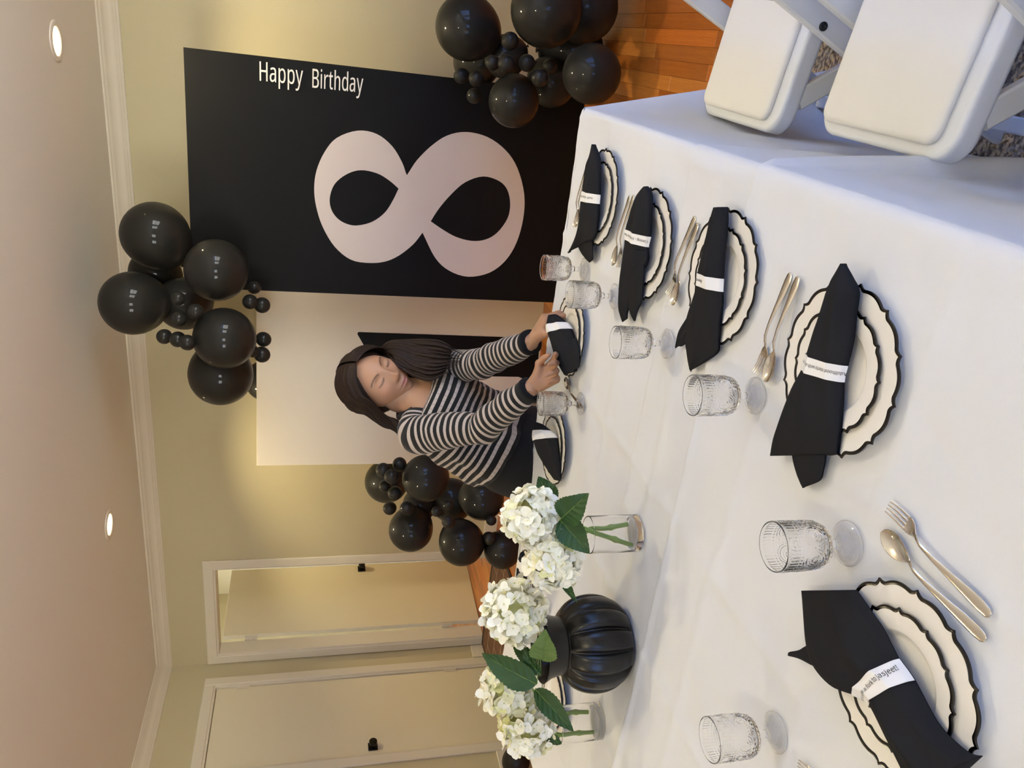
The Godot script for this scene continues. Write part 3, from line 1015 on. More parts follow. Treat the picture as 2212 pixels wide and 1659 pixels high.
# a flat bar with chamfered edges along pts: wide across the bend plane, thick along the other axis
func _bar(b: MB, pts: Array, wide: float, thick: float) -> void:
	var n := pts.size()
	var along: Vector3 = (pts[n - 1] - pts[0]).normalized()
	var ax := Vector3.BACK if absf(along.z) < 0.7 else Vector3.UP
	var rings := []
	for j in n:
		var d: Vector3 = (pts[min(j + 1, n - 1)] - pts[max(j - 1, 0)]).normalized()
		var s := d.cross(ax).normalized()
		var t := ax
		var ring := []
		var w := wide * 0.5
		var h := thick * 0.5
		var c := minf(w, h) * 0.35
		for q: Vector2 in [Vector2(w, -h + c), Vector2(w, h - c), Vector2(w - c, h), Vector2(-w + c, h), Vector2(-w, h - c), Vector2(-w, -h + c), Vector2(-w + c, -h), Vector2(w - c, -h)]:
			ring.append(pts[j] + s * q.x + t * q.y)
		rings.append(ring)
	for j in n - 1:
		for i in 8:
			var k := (i + 1) % 8
			b.quad(rings[j][i], rings[j + 1][i], rings[j + 1][k], rings[j][k])
	for e in 2:
		var r: Array = rings[0] if e == 0 else rings[n - 1]
		for i in range(1, 7):
			if e == 0:
				b.tri(r[0], r[i], r[i + 1])
			else:
				b.tri(r[0], r[i + 1], r[i])

# ---------------------------------------------------------------- place settings
func scallop(a: float) -> float:
	# twelve lobes that meet in small outward points
	var x := fposmod(a / TAU * 12.0, 1.0)
	var d := minf(x, 1.0 - x)
	if d < 0.16:
		var q := d / 0.16
		return 1.0 - 0.042 * pow(sin(q * PI * 0.5), 0.75)
	var w := (d - 0.16) / 0.34
	return 0.958 + 0.030 * sin(w * PI * 0.5)

func plate(called: String, label: String, at: Vector3, r: float, turn: float, group: String, deep: float) -> void:
	var white := mat("plate_white", Color(0.88, 0.87, 0.85), 0.18)
	var black := mat("plate_rim_black", Color(0.012, 0.010, 0.016), 0.22)
	var o := thing(called, label, "plate", at, turn, group)
	var key := "plate%.3f" % r
	if not mats.has(key):
		var prof := [Vector2(0.0, 0.0025), Vector2(0.30, 0.0025), Vector2(0.56, 0.0027), Vector2(0.61, 0.0035), Vector2(0.645, deep * 0.62), Vector2(0.68, deep * 0.80), Vector2(0.80, deep * 0.90), Vector2(0.94, deep), Vector2(1.0, deep * 1.03), Vector2(1.0, deep * 1.03 - 0.0014), Vector2(0.94, deep - 0.0018), Vector2(0.68, deep * 0.8 - 0.002), Vector2(0.60, 0.0), Vector2(0.0, 0.0)]
		var rad := func(a: float, q: float) -> float: return r * q * lerpf(1.0, scallop(a), clampf((q - 0.62) / 0.38, 0, 1))
		var b := MB.new()
		var n := prof.size() - 1
		b.grid(288, n, func(u: float, w: float) -> Vector3:
			var p: Vector2 = prof[n - int(round(w * n))]
			var q: float = rad.call(u * TAU, p.x)
			return Vector3(q * cos(u * TAU), p.y, -q * sin(u * TAU)))
		var c := MB.new()
		var band := [Vector2(1.002, deep * 1.03 - 0.0016), Vector2(1.004, deep * 1.03), Vector2(1.0, deep * 1.03 + 0.0006), Vector2(0.94, deep + 0.0006), Vector2(0.936, deep - 0.0004)]
		var th := 0.036 * 0.109 / r
		c.grid(288, 4, func(u: float, w: float) -> Vector3:
			var p: Vector2 = band[int(round(w * 4))]
			var q: float = r * scallop(u * TAU) * (1.003 if p.x > 0.97 else 1.0 - th) * (1.0 if p.x != 1.002 else 0.999)
			return Vector3(q * cos(u * TAU), p.y, -q * sin(u * TAU)))
		mats[key] = [b.mesh(), c.mesh()]
	part(o, "plate_body", mats[key][0], white)
	part(o, "rim_band", mats[key][1], black)

# a folded cloth napkin: left and right outline points from the gathered end to the loose end
func napkin_surface(A: Array, B: Array, hh: Array) -> Callable:
	return func(s: float, t: float, off: float) -> Vector3:
		var x := s * (A.size() - 1)
		var i := mini(int(x), A.size() - 2)
		var f := x - i
		var p := _cr
		var a: Vector3 = p.call(A, i, f)
		var b: Vector3 = p.call(B, i, f)
		var h := lerpf(hh[i], hh[i + 1], f)
		var m := absf(2.0 * t - 1.0)
		var k := pow(maxf(0.0, 1.0 - pow(m, 2.4)), 0.55)
		var along: Vector3 = (p.call(A, mini(i + 1, A.size() - 2), 0.5) + p.call(B, mini(i + 1, A.size() - 2), 0.5)) - (p.call(A, maxi(i - 1, 0), 0.5) + p.call(B, maxi(i - 1, 0), 0.5))
		var up := along.cross(b - a)
		up = up.normalized() if up.length() > 1e-9 else Vector3.UP
		var wr := h * (0.07 * sin(t * 9.0 + s * 5.0 + A[0].x * 30.0) + 0.10 * (1.0 - 2.0 * absf(sin(t * 7.0 - s * 3.0 + A[0].z * 9.0))) * smoothstep(0.0, 0.15, s))
		var out := (b - a).normalized() * signf(t - 0.5) * off * smoothstep(0.6, 1.0, m)
		return a.lerp(b, t) + up * (k * (h + wr) + off) + out

func _cr(p: Array, i: int, f: float) -> Vector3:
	var m := p.size() - 1
	var a: Vector3 = p[maxi(i - 1, 0)]
	var b: Vector3 = p[i]
	var c: Vector3 = p[mini(i + 1, m)]
	var d: Vector3 = p[mini(i + 2, m)]
	return b + (c - a) * (0.5 * f) + (a * 2.0 - b * 5.0 + c * 4.0 - d) * (0.5 * f * f) + (b * 3.0 - a - c * 3.0 + d) * (0.5 * f * f * f)

func napkin(label: String, A: Array, B: Array, hh: Array, under: Array, s0: float, s1: float, words: String, word_span := Vector2(0.1, 0.9)) -> void:
	var fabric := mat("black_napkin_cloth", Color(0.15, 0.152, 0.162), 0.9)
	fabric.normal_enabled = true
	if fabric.normal_texture == null:
		fabric.normal_texture = noise_tex(0.35, 50, 256, 3.0)
		fabric.normal_scale = 0.25
		fabric.uv1_triplanar = true
		fabric.uv1_scale = Vector3(20, 20, 20)
		fabric.metallic_specular = 0.15
	var paper := mat("white_paper", Color(0.9, 0.9, 0.9), 0.6)
	var ink := mat("black_ink", Color(0.03, 0.03, 0.03), 0.6)
	var mid := Vector3.ZERO
	for p: Vector3 in A:
		mid += p / A.size()
	var o := thing("napkin", label, "napkin", mid, 0.0, "black napkins in white paper bands")
	var f := napkin_surface(A, B, hh)
	var body := func(g: Callable) -> ArrayMesh:
		var b := MB.new()
		b.grid(44, 28, func(u: float, w: float) -> Vector3:
			if w <= 0.75:
				return g.call(u, w / 0.75, 0.0) - mid
			# back along the flat underside
			var t := 1.0 - (w - 0.75) / 0.25
			return (g.call(u, 0.0, 0.0) as Vector3).lerp(g.call(u, 1.0, 0.0), t) - mid - Vector3(0, 0.001, 0))
		var n := 45
		for e in 2:
			var i := 0 if e == 0 else 44
			for j in range(1, 28):
				var a := i
				var c := j * n + i
				var d := (j + 1) * n + i if j < 28 else i
				b.t.append_array(PackedInt32Array([a, c, d] if e == 0 else [a, d, c]))
		return b.mesh()
	part(o, "folded_cloth", body.call(f), fabric)
	for k in range(0, under.size(), 3):
		part(o, "fold_flap", body.call(napkin_surface(under[k], under[k + 1], under[k + 2])), fabric)
	if s1 <= s0:
		return
	var b := MB.new()
	b.grid(6, 40, func(u: float, w: float) -> Vector3:
		return f.call(lerpf(s0, s1, u), w, 0.0013) - mid)
	b.grid(6, 40, func(u: float, w: float) -> Vector3:
		return f.call(lerpf(s1, s0, u), w, 0.0006) - mid)
	var band := part(o, "paper_band", b.mesh(), paper)
	if words != "":
		part(band, "lettering", text_mesh(words, func(x: float, y: float, _z: float) -> Vector3:
			return f.call(lerpf(s0, s1, 0.40 + y * 0.25), 0.5 - 0.5 * sin((lerpf(word_span.x, word_span.y, x) - 0.5) * PI * 0.72) / sin(PI * 0.36), 0.0017) - mid, 0.0, 2.0), ink)

func flat(L: Array, ya: float, yb: float) -> Array:
	var A := []
	var B := []
	var n := L.size() - 1
	for k in L.size():
		var y := TOP + lerpf(ya, yb, float(k) / n)
		A.append(Vector3(L[k][0], y, L[k][1]))
		B.append(Vector3(L[k][2], y, L[k][3]))
	return [A, B]

func ramp(n: int, a: float, b: float) -> Array:
	var o := []
	for k in n:
		o.append(lerpf(a, b, float(k) / (n - 1)))
	return o

func cutlery_meshes() -> Dictionary:
	# along +x: tip at x = 0, handle end at x = 0.158
	var strip := func(b: MB, st: Array) -> void:
		# stations: x, z, y, half width, half thickness, dish
		var n := st.size() - 1
		b.grid(16, n, func(u: float, w: float) -> Vector3:
			var q: Array = st[int(round(w * n))]
			var a := u * TAU
			var c := cos(a)
			return Vector3(q[0], q[2] + sin(a) * q[4] + q[5] * (c * c - 1.0) * (1.0 if sin(a) > -2 else 0.0), q[1] - c * q[3]))
		var m := b.v.size()
		for e in 2:
			var o := m - 17 * (n + 1) + (0 if e == 0 else 17 * n)
			for i in range(1, 15):
				b.t.append_array(PackedInt32Array([o, o + i + 1, o + i] if e == 0 else [o, o + i, o + i + 1]))
	var handle := MB.new()
	strip.call(handle, [[0.046, 0, 0.0045, 0.0028, 0.0012, 0], [0.052, 0, 0.0075, 0.0024, 0.0015, 0], [0.062, 0, 0.0105, 0.0025, 0.0016, 0], [0.08, 0, 0.0105, 0.0030, 0.0015, 0], [0.105, 0, 0.0080, 0.0046, 0.0014, 0], [0.13, 0, 0.0050, 0.0066, 0.0013, 0], [0.146, 0, 0.0036, 0.0072, 0.0012, 0], [0.155, 0, 0.0030, 0.0058, 0.0011, 0], [0.158, 0, 0.0028, 0.0030, 0.0008, 0]])
	var bowl := MB.new()
	strip.call(bowl, [[0.0, 0, 0.0072, 0.0010, 0.0005, 0.0], [0.002, 0, 0.0070, 0.0058, 0.0005, 0.0010], [0.006, 0, 0.0068, 0.0100, 0.0005, 0.0032], [0.013, 0, 0.0066, 0.0132, 0.0005, 0.0052], [0.022, 0, 0.0064, 0.0142, 0.0005, 0.0056], [0.031, 0, 0.0062, 0.0124, 0.0005, 0.0044], [0.039, 0, 0.0058, 0.0085, 0.0005, 0.0022], [0.045, 0, 0.0052, 0.0042, 0.0008, 0.0004], [0.049, 0, 0.0060, 0.0026, 0.0012, 0]])
	var neck := MB.new()
	strip.call(neck, [[0.027, 0, 0.0022, 0.0090, 0.0006, 0.0006], [0.033, 0, 0.0022, 0.0098, 0.0007, 0.0008], [0.039, 0, 0.0028, 0.0080, 0.0009, 0.0008], [0.044, 0, 0.0040, 0.0042, 0.0011, 0], [0.049, 0, 0.0060, 0.0027, 0.0013, 0]])
	var tines := []
	for k in 4:
		var z := (k - 1.5) * 0.0054
		var t := MB.new()
		strip.call(t, [[0.001, z * 0.86, 0.0075, 0.0006, 0.0005, 0], [0.004, z * 0.9, 0.0060, 0.0012, 0.0006, 0], [0.015, z, 0.0032, 0.0015, 0.0007, 0], [0.029, z, 0.0022, 0.0018, 0.0007, 0]])
		tines.append(t.mesh())
	return {"handle": handle.mesh(), "bowl": bowl.mesh(), "neck": neck.mesh(), "tines": tines}

var cut := {}

func fork(label: String, tip: Vector3, back: Vector3) -> void:
	var steel := mat("polished_steel", Color(0.86, 0.84, 0.80), 0.16, 1.0)
	var d := back - tip
	var o := thing("fork", label, "fork", tip, atan2(-d.z, d.x), "forks by the plates")
	part(o, "handle", cut.handle, steel)
	part(o, "fork_head", cut.neck, steel)
	for k in 4:
		part(o, "tine", cut.tines[k], steel)

func spoon(label: String, tip: Vector3, back: Vector3, lift := 0.0) -> void:
	var steel := mat("polished_steel", Color(0.86, 0.84, 0.80), 0.16, 1.0)
	var d := back - tip
	var o := thing("spoon", label, "spoon", tip + Vector3(0, lift, 0), atan2(-d.z, d.x), "spoons by the plates")
	part(o, "handle", cut.handle, steel)
	part(o, "bowl", cut.bowl, steel)

var goblet_parts := []

func make_goblet_meshes() -> void:
	# outer wall with pressed ornament: flutes under the rim, a ring of medallions, dashes and petals below
	var relief := func(a: float, r: float, y: float, _k: int) -> float:
		if r < 0.022:
			return 0.0
		var q := (y - 0.040) / 0.064      # 0 at the bowl's bottom, 1 at the rim
		if q > 0.93 or q < -0.12:
			return 0.0
		if q > 0.72:
			return 0.0011 * (0.5 + 0.5 * cos(a * 44.0)) * smoothstep(0.93, 0.88, q) * smoothstep(0.72, 0.75, q)
		if q > 0.66:
			return 0.0012 * (0.5 + 0.5 * cos(a * 44.0)) * sin((q - 0.66) / 0.06 * PI)
		if q > 0.14:
			var m := fposmod(a / TAU * 6.0, 1.0) - 0.5
			var dx := m * TAU / 6.0 * 0.030
			var dy := (q - 0.40) * 0.064
			var d := sqrt(dx * dx + dy * dy)
			if d < 0.0152:
				var w := 0.5 + 0.5 * cos(d / 0.0152 * TAU * 4.0)
				if d > 0.005 and d < 0.0095:
					w *= 0.5 + 0.5 * cos(atan2(dy, dx) * 18.0)
				return 0.0016 * w
			return 0.0010 * (0.5 + 0.5 * cos(a * 60.0)) * (0.5 + 0.5 * cos(q * 90.0))
		return 0.0008 * (0.5 + 0.5 * cos(a * 24.0)) * smoothstep(-0.12, 0.0, q)
	var prof := []
	# inner side from the middle of the floor up to the rim, over it, and down the outside
	for p: Vector2 in [Vector2(0.0, 0.0415), Vector2(0.010, 0.0415), Vector2(0.019, 0.0430), Vector2(0.0245, 0.0475), Vector2(0.0262, 0.054), Vector2(0.0268, 0.07), Vector2(0.0278, 0.09), Vector2(0.0284, 0.1025), Vector2(0.0291, 0.1040), Vector2(0.0302, 0.1038), Vector2(0.0305, 0.1025)]:
		prof.append(p)
	for k in 56:
		var y := lerpf(0.1015, 0.050, k / 55.0)
		prof.append(Vector2(lerpf(0.0282, 0.0300, clampf((y - 0.05) / 0.05, 0, 1)), y))
	for p: Vector2 in [Vector2(0.0278, 0.047), Vector2(0.0265, 0.0435), Vector2(0.0240, 0.0400), Vector2(0.0195, 0.0372), Vector2(0.012, 0.0355), Vector2(0.0072, 0.0340), Vector2(0.0062, 0.0315), Vector2(0.0075, 0.0300), Vector2(0.0080, 0.0285), Vector2(0.0064, 0.0265), Vector2(0.0054, 0.0230), Vector2(0.0054, 0.0160), Vector2(0.0062, 0.0125), Vector2(0.0092, 0.0100), Vector2(0.0150, 0.0078), Vector2(0.0225, 0.0056), Vector2(0.0268, 0.0040), Vector2(0.0280, 0.0026), Vector2(0.0275, 0.0008), Vector2(0.0260, 0.0004), Vector2(0.0180, 0.0014), Vector2(0.0, 0.0022)]:
		prof.append(p)
	var split := [[0, 72], [71, 82], [81, prof.size() - 1]]
	for s: Array in split:
		var b := MB.new()
		var n: int = s[1] - s[0]
		b.grid(208 if s[0] == 0 else 40, n, func(u: float, w: float) -> Vector3:
			var k: int = s[1] - int(round(w * n))
			var p: Vector2 = prof[k]
			var r := p.x
			if k > 10 and k < 72:
				r += relief.call(u * TAU, p.x, p.y, k)
			return Vector3(r * cos(u * TAU), p.y, -r * sin(u * TAU)))
		goblet_parts.append(b.mesh())
	var rim := MB.new()
	var rp := []
	for k in 9:
		var a := -TAU * k / 8.0
		rp.append(Vector2(0.0268 + 0.0015 * cos(a), 0.0021 - 0.0015 * sin(a)))
	rim.lathe(rp, 48)
	goblet_parts.append(rim.mesh())

func clear_glass() -> StandardMaterial3D:
	var g := mat("clear_glass", Color(1.0, 1.0, 1.0, 0.0), 0.0)
	g.transparency = BaseMaterial3D.TRANSPARENCY_ALPHA
	g.refraction_enabled = true
	g.refraction_scale = 0.034
	return g

func goblet(label: String, x: float, z: float, turn: float) -> void:
	if goblet_parts.is_empty():
		make_goblet_meshes()
	var o := thing("goblet", label, "goblet", Vector3(x, TOP + CL, z), turn, "pressed glass goblets")
	var thin := mat("foot_glass", Color(1.0, 1.0, 1.0, 0.04), 0.0)
	thin.transparency = BaseMaterial3D.TRANSPARENCY_ALPHA
	part(o, "bowl", goblet_parts[0], clear_glass())
	part(o, "stem", goblet_parts[1], clear_glass())
	part(o, "foot", goblet_parts[2], thin)
	part(o, "foot_rim", goblet_parts[3], clear_glass())

const CL := 0.0035    # thickness of the cloth layers lying on the table

func make_settings() -> void:
	cut = cutlery_meshes()
	var spots := [
		[Vector2(-0.295, -1.673), "far corner of the table", "at the far right corner of the table", 0.10, 0.0],
		[Vector2(-0.324, -1.374), "second setting from the far corner on the right side", "in the second setting from the table's far right corner", 0.31, 0.0],
		[Vector2(-0.300, -1.077), "third setting from the far corner on the right side, beside the rolled cloth seam", "in the third setting from the far right corner, at the seam", 0.23, 0.0],
		[Vector2(-0.318, -0.753), "big near setting on the right side", "under the tapered napkin on the near cloth's right side", 0.02, CL],
		[Vector2(-0.584, -0.512), "setting nearest the camera", "of the setting nearest the camera, by crossed fork and spoon", 0.18, CL],
		[Vector2(-0.650, -1.732), "setting the woman is arranging", "under the napkin that the woman is holding", 0.40, 0.0],
		[Vector2(-0.968, -1.727), "setting left of the woman's hands", "left of the woman, by the hydrangea leaves", 0.12, 0.0],
		[Vector2(-1.470, -1.765), "setting half hidden behind the hydrangeas at the far edge", "mostly hidden by hydrangeas near the table's far edge", 0.36, 0.0],
		[Vector2(-1.560, -1.420), "setting behind the black vase", "behind the black vase and the left hydrangeas", 0.05, 0.0],
	]
	for s: Array in spots:
		var p: Vector2 = s[0]
		var y: float = TOP + 0.0005 + s[4]
		plate("dinner_plate", "large black-rimmed scalloped plate " + s[2], Vector3(p.x, y, p.y), 0.109, s[3], "large scalloped plates", 0.012)
		plate("salad_plate", "small black-rimmed scalloped plate " + s[2], Vector3(p.x, y + 0.0036, p.y), 0.081, s[3] + 0.2, "small scalloped plates", 0.011)
	goblet("pressed glass goblet at the far right corner setting, against the black board", -0.479, -1.727, 0.1)
	goblet("pressed glass goblet before the woman's plate, by the second napkin's loose end", -0.475, -1.510, 0.7)
	goblet("pressed glass goblet beside the third right-side setting, left of its napkin's tip", -0.472, -1.224, 0.3)
	goblet("pressed glass goblet at the tip of the big near setting's fork", -0.432, -0.916, 1.1)
	goblet("pressed glass goblet standing closest to the fork and spoon of the nearest setting", -0.507, -0.655, 0.0)
	goblet("pressed glass goblet at the bottom left, alone in front of the small vase of hydrangeas", -0.835, -0.664, 0.55)
	goblet("pressed glass goblet under the woman's right hand, between the two far plates", -0.781, -1.601, 0.9)
	goblet("pressed glass goblet of which only the foot shows behind the hydrangeas", -1.411, -1.600, 0.2)
	# cutlery
	var y := TOP + 0.0005
	var yn := y + CL
	fork("fork at the far corner setting, left of its black napkin", Vector3(-0.402, y, -1.846), Vector3(-0.246, y, -1.822))
	spoon("spoon at the far corner setting, mostly under the napkin's edge", Vector3(-0.398, y, -1.829), Vector3(-0.243, y, -1.806))
	fork("fork of the second right-side setting, lying beneath the spoon", Vector3(-0.412, y, -1.524), Vector3(-0.256, y, -1.506))
	spoon("spoon of the second right-side setting, beside the black napkin", Vector3(-0.415, y, -1.541), Vector3(-0.258, y, -1.520), 0.002)
	fork("fork of the third right-side setting, with tines toward the goblet", Vector3(-0.388, y, -1.258), Vector3(-0.240, y, -1.223))
	spoon("spoon of the third right-side setting, next to the plate's rim", Vector3(-0.398, y, -1.228), Vector3(-0.242, y, -1.203), 0.0022)
	fork("fork left of the big near plate", Vector3(-0.399, yn, -0.922), Vector3(-0.243, yn, -0.908))
	spoon("spoon between the fork and the big near plate", Vector3(-0.398, yn, -0.892), Vector3(-0.241, yn, -0.886), 0.0022)
	fork("fork of the nearest setting, its tines crossed by the spoon", Vector3(-0.424, yn, -0.612), Vector3(-0.446, yn, -0.455))
	spoon("spoon of the nearest setting, bowl toward the goblet", Vector3(-0.456, yn, -0.606), Vector3(-0.470, yn, -0.448), 0.0015)
	fork("fork whose tips just enter the picture at the bottom edge", Vector3(-0.824, yn, -0.604), Vector3(-0.800, yn, -0.448))
	spoon("spoon under the woman's right hand", Vector3(-0.776, y, -1.735), Vector3(-0.786, y, -1.578))
	make_napkins()

func make_napkins() -> void:
	var L := [[-0.192,-0.780,-0.192,-0.779], [-0.214,-0.788,-0.204,-0.758], [-0.233,-0.791,-0.215,-0.743], [-0.263,-0.795,-0.240,-0.737], [-0.286,-0.800,-0.270,-0.729], [-0.315,-0.802,-0.301,-0.727], [-0.335,-0.803,-0.320,-0.726], [-0.372,-0.816,-0.347,-0.716], [-0.414,-0.825,-0.380,-0.706], [-0.455,-0.830,-0.397,-0.702], [-0.483,-0.827,-0.408,-0.700]]
	var U := [[-0.430,-0.802,-0.400,-0.732], [-0.460,-0.786,-0.423,-0.724], [-0.476,-0.771,-0.442,-0.722], [-0.485,-0.758,-0.460,-0.724], [-0.488,-0.751,-0.485,-0.749]]
	var a := flat(L, 0.026, 0.018)
	var b := flat(U, 0.016, 0.011)
	napkin("black napkin on the big near setting, its band reading of adulthood and a great meal", a[0], a[1], [0.008, 0.014, 0.018, 0.019, 0.019, 0.019, 0.019, 0.017, 0.013, 0.009, 0.004], [b[0], b[1], ramp(5, 0.007, 0.003)], 0.505, 0.612, "Adulthood starts with a great meal", Vector2(-0.02, 0.93))
	L = [[-0.195,-1.104,-0.189,-1.080], [-0.209,-1.110,-0.202,-1.073], [-0.226,-1.112,-0.224,-1.067], [-0.246,-1.115,-0.251,-1.062], [-0.278,-1.122,-0.281,-1.055], [-0.304,-1.127,-0.294,-1.052], [-0.323,-1.126,-0.313,-1.047], [-0.352,-1.134,-0.330,-1.041], [-0.385,-1.145,-0.358,-1.035], [-0.418,-1.151,-0.389,-1.028], [-0.440,-1.136,-0.409,-1.027], [-0.463,-1.116,-0.444,-1.066], [-0.475,-1.102,-0.476,-1.107]]
	U = [[-0.392,-1.146,-0.415,-1.110], [-0.425,-1.169,-0.445,-1.145], [-0.448,-1.174,-0.453,-1.163], [-0.460,-1.175,-0.463,-1.178]]
	a = flat(L, 0.026, 0.012)
	b = flat(U, 0.017, 0.010)
	napkin("black napkin on the third right-side setting, square-rolled at its thin end", a[0], a[1], [0.016, 0.017, 0.018, 0.019, 0.019, 0.019, 0.019, 0.017, 0.014, 0.010, 0.008, 0.006, 0.003], [b[0], b[1], ramp(4, 0.006, 0.002)], 0.420, 0.505, "Adventure squad", Vector2(0.45, 0.97))
	L = [[-0.219,-1.397,-0.216,-1.389], [-0.241,-1.425,-0.226,-1.365], [-0.268,-1.437,-0.260,-1.352], [-0.293,-1.445,-0.282,-1.346], [-0.311,-1.455,-0.301,-1.343], [-0.332,-1.455,-0.323,-1.347], [-0.375,-1.460,-0.350,-1.338], [-0.424,-1.459,-0.397,-1.373], [-0.460,-1.450,-0.445,-1.387], [-0.484,-1.441,-0.471,-1.397], [-0.502,-1.420,-0.485,-1.397]]
	U = [[-0.340,-1.405,-0.330,-1.349], [-0.380,-1.413,-0.359,-1.345], [-0.416,-1.408,-0.393,-1.340], [-0.451,-1.403,-0.428,-1.337], [-0.471,-1.387,-0.453,-1.353], [-0.480,-1.366,-0.477,-1.363]]
	a = flat(L, 0.026, 0.014)
	b = flat(U, 0.024, 0.012)
	napkin("black napkin with deep lengthwise folds on the second right-side setting", a[0], a[1], [0.008, 0.014, 0.018, 0.019, 0.019, 0.019, 0.017, 0.014, 0.012, 0.009, 0.004], [b[0], b[1], ramp(6, 0.012, 0.003)], 0.405, 0.500, "Coming - Enjoy the flavors of", Vector2(0.02, 0.96))
	L = [[-0.186,-1.729,-0.185,-1.719], [-0.211,-1.735,-0.208,-1.676], [-0.233,-1.746,-0.238,-1.659], [-0.264,-1.748,-0.260,-1.651], [-0.294,-1.750,-0.283,-1.644], [-0.318,-1.755,-0.302,-1.643], [-0.356,-1.760,-0.337,-1.633], [-0.403,-1.773,-0.378,-1.639], [-0.440,-1.799,-0.407,-1.696], [-0.465,-1.821,-0.464,-1.830]]
	U = [[-0.412,-1.769,-0.377,-1.659], [-0.429,-1.761,-0.395,-1.659], [-0.440,-1.731,-0.415,-1.655], [-0.445,-1.699,-0.428,-1.650], [-0.447,-1.675,-0.436,-1.657]]
	a = flat(L, 0.026, 0.018)
	b = flat(U, 0.018, 0.012)
	napkin("black napkin on the far corner setting, its loose end pointing to two corners", a[0], a[1], [0.008, 0.014, 0.018, 0.019, 0.019, 0.019, 0.016, 0.012, 0.008, 0.004], [b[0], b[1], ramp(5, 0.008, 0.003)], 0.445, 0.560, "half dozen & eh", Vector2(0.2, 0.8))
	L = [[-0.557,-0.392,-0.665,-0.419], [-0.568,-0.407,-0.650,-0.454], [-0.572,-0.443,-0.639,-0.484], [-0.557,-0.485,-0.628,-0.516], [-0.553,-0.509,-0.631,-0.532], [-0.552,-0.517,-0.660,-0.577], [-0.541,-0.544,-0.667,-0.616], [-0.538,-0.560,-0.655,-0.641], [-0.535,-0.576,-0.621,-0.667], [-0.531,-0.599,-0.600,-0.682]]
	U = [[-0.631,-0.622,-0.659,-0.598], [-0.659,-0.646,-0.674,-0.626], [-0.679,-0.659,-0.688,-0.652], [-0.696,-0.674,-0.704,-0.674]]
	a = flat(L, 0.026, 0.024)
	b = flat(U, 0.022, 0.016)
	napkin("black napkin nearest the camera, its band reading raise a fork", a[0], a[1], [0.024, 0.024, 0.024, 0.024, 0.024, 0.022, 0.018, 0.014, 0.010, 0.006], [b[0], b[1], ramp(4, 0.006, 0.003)], 0.335, 0.475, "Let's raise a fork to Jasjeet!", Vector2(0.06, 0.94))
	# the one in the woman's hands, and its neighbour to the left
	napkin("black napkin lifted at both ends by the woman", [Vector3(-0.628, 0.780, -1.802), Vector3(-0.656, 0.784, -1.785), Vector3(-0.684, 0.778, -1.748), Vector3(-0.712, 0.772, -1.708), Vector3(-0.736, 0.758, -1.672)], [Vector3(-0.618, 0.760, -1.786), Vector3(-0.624, 0.743, -1.728), Vector3(-0.638, 0.7405, -1.685), Vector3(-0.660, 0.740, -1.650), Vector3(-0.708, 0.740, -1.634)], [0.006, 0.013, 0.014, 0.013, 0.006], [[Vector3(-0.662, 0.756, -1.690), Vector3(-0.684, 0.753, -1.665), Vector3(-0.712, 0.748, -1.640)], [Vector3(-0.636, 0.7405, -1.676), Vector3(-0.652, 0.740, -1.640), Vector3(-0.690, 0.740, -1.622)], [0.006, 0.007, 0.003]], 0.20, 0.34, "")
	napkin("black napkin slanting on the plate left of the woman's hands", [Vector3(-0.930, 0.778, -1.790), Vector3(-0.962, 0.786, -1.765), Vector3(-0.988, 0.780, -1.730), Vector3(-1.005, 0.768, -1.700), Vector3(-1.028, 0.748, -1.652)], [Vector3(-0.925, 0.760, -1.765), Vector3(-0.925, 0.742, -1.705), Vector3(-0.938, 0.741, -1.675), Vector3(-0.968, 0.740, -1.648), Vector3(-1.014, 0.740, -1.622)], [0.006, 0.012, 0.014, 0.012, 0.004], [], 0.16, 0.32, "")
	a = flat([[-1.36, -1.79, -1.36, -1.77], [-1.39, -1.80, -1.38, -1.75], [-1.45, -1.81, -1.44, -1.74], [-1.53, -1.82, -1.52, -1.72]], 0.03, 0.02)
	napkin("black napkin of which a corner peeps through the hydrangeas", a[0], a[1], [0.012, 0.018, 0.018, 0.006], [], 0.3, 0.5, "")

# ---------------------------------------------------------------- flowers and vases
func leaf_mesh(base: Vector3, tip: Vector3, face: Vector3, wide: float, bend: float) -> Array:
	var d := tip - base
	var ln := d.length()
	d = d / ln
	var n := (face - d * face.dot(d)).normalized()
	var s := d.cross(n)
	var at := func(u: float, w: float) -> Vector3:
		# u across from -1 to 1, w along from 0 to 1
		var half := wide * pow(sin(PI * pow(w, 0.78)), 0.8) * (1.0 - 0.25 * w)
		var tooth := 1.0 + 0.13 * (absf(fposmod(w * 13.0, 1.0) - 0.5) * 2.0 - 0.5) * smoothstep(0.03, 0.12, w) * smoothstep(1.0, 0.93, w)
		var x := u * half * tooth
		var vein := 0.0022 * (absf(fposmod(w * 7.0 - absf(u) * 1.6, 1.0) - 0.5) * 2.0) * (1.0 - absf(u) * 0.5)
		var y := 0.35 * absf(x) - bend * ln * 4.0 * w * (w - 1.0) * 0.25 - bend * ln * w * w * 0.6 + vein + 0.0015 * sin(w * 14.0 + u * 2.0) * absf(u)
		return base + d * (w * ln) + s * x + n * y
	var b := MB.new()
	b.grid(14, 34, func(u: float, w: float) -> Vector3: return at.call(u * 2.0 - 1.0, w))
	var pts := []
	var rad := []
	for k in 12:
		var w := k / 11.0
		pts.append(at.call(0.0, w) + n * 0.0002)
		rad.append(lerpf(0.0012, 0.0003, w))
	var m := MB.new()
	m.tube(pts, rad, 6, n)
	return [b.mesh(), m.mesh()]

var floret_meshes := []

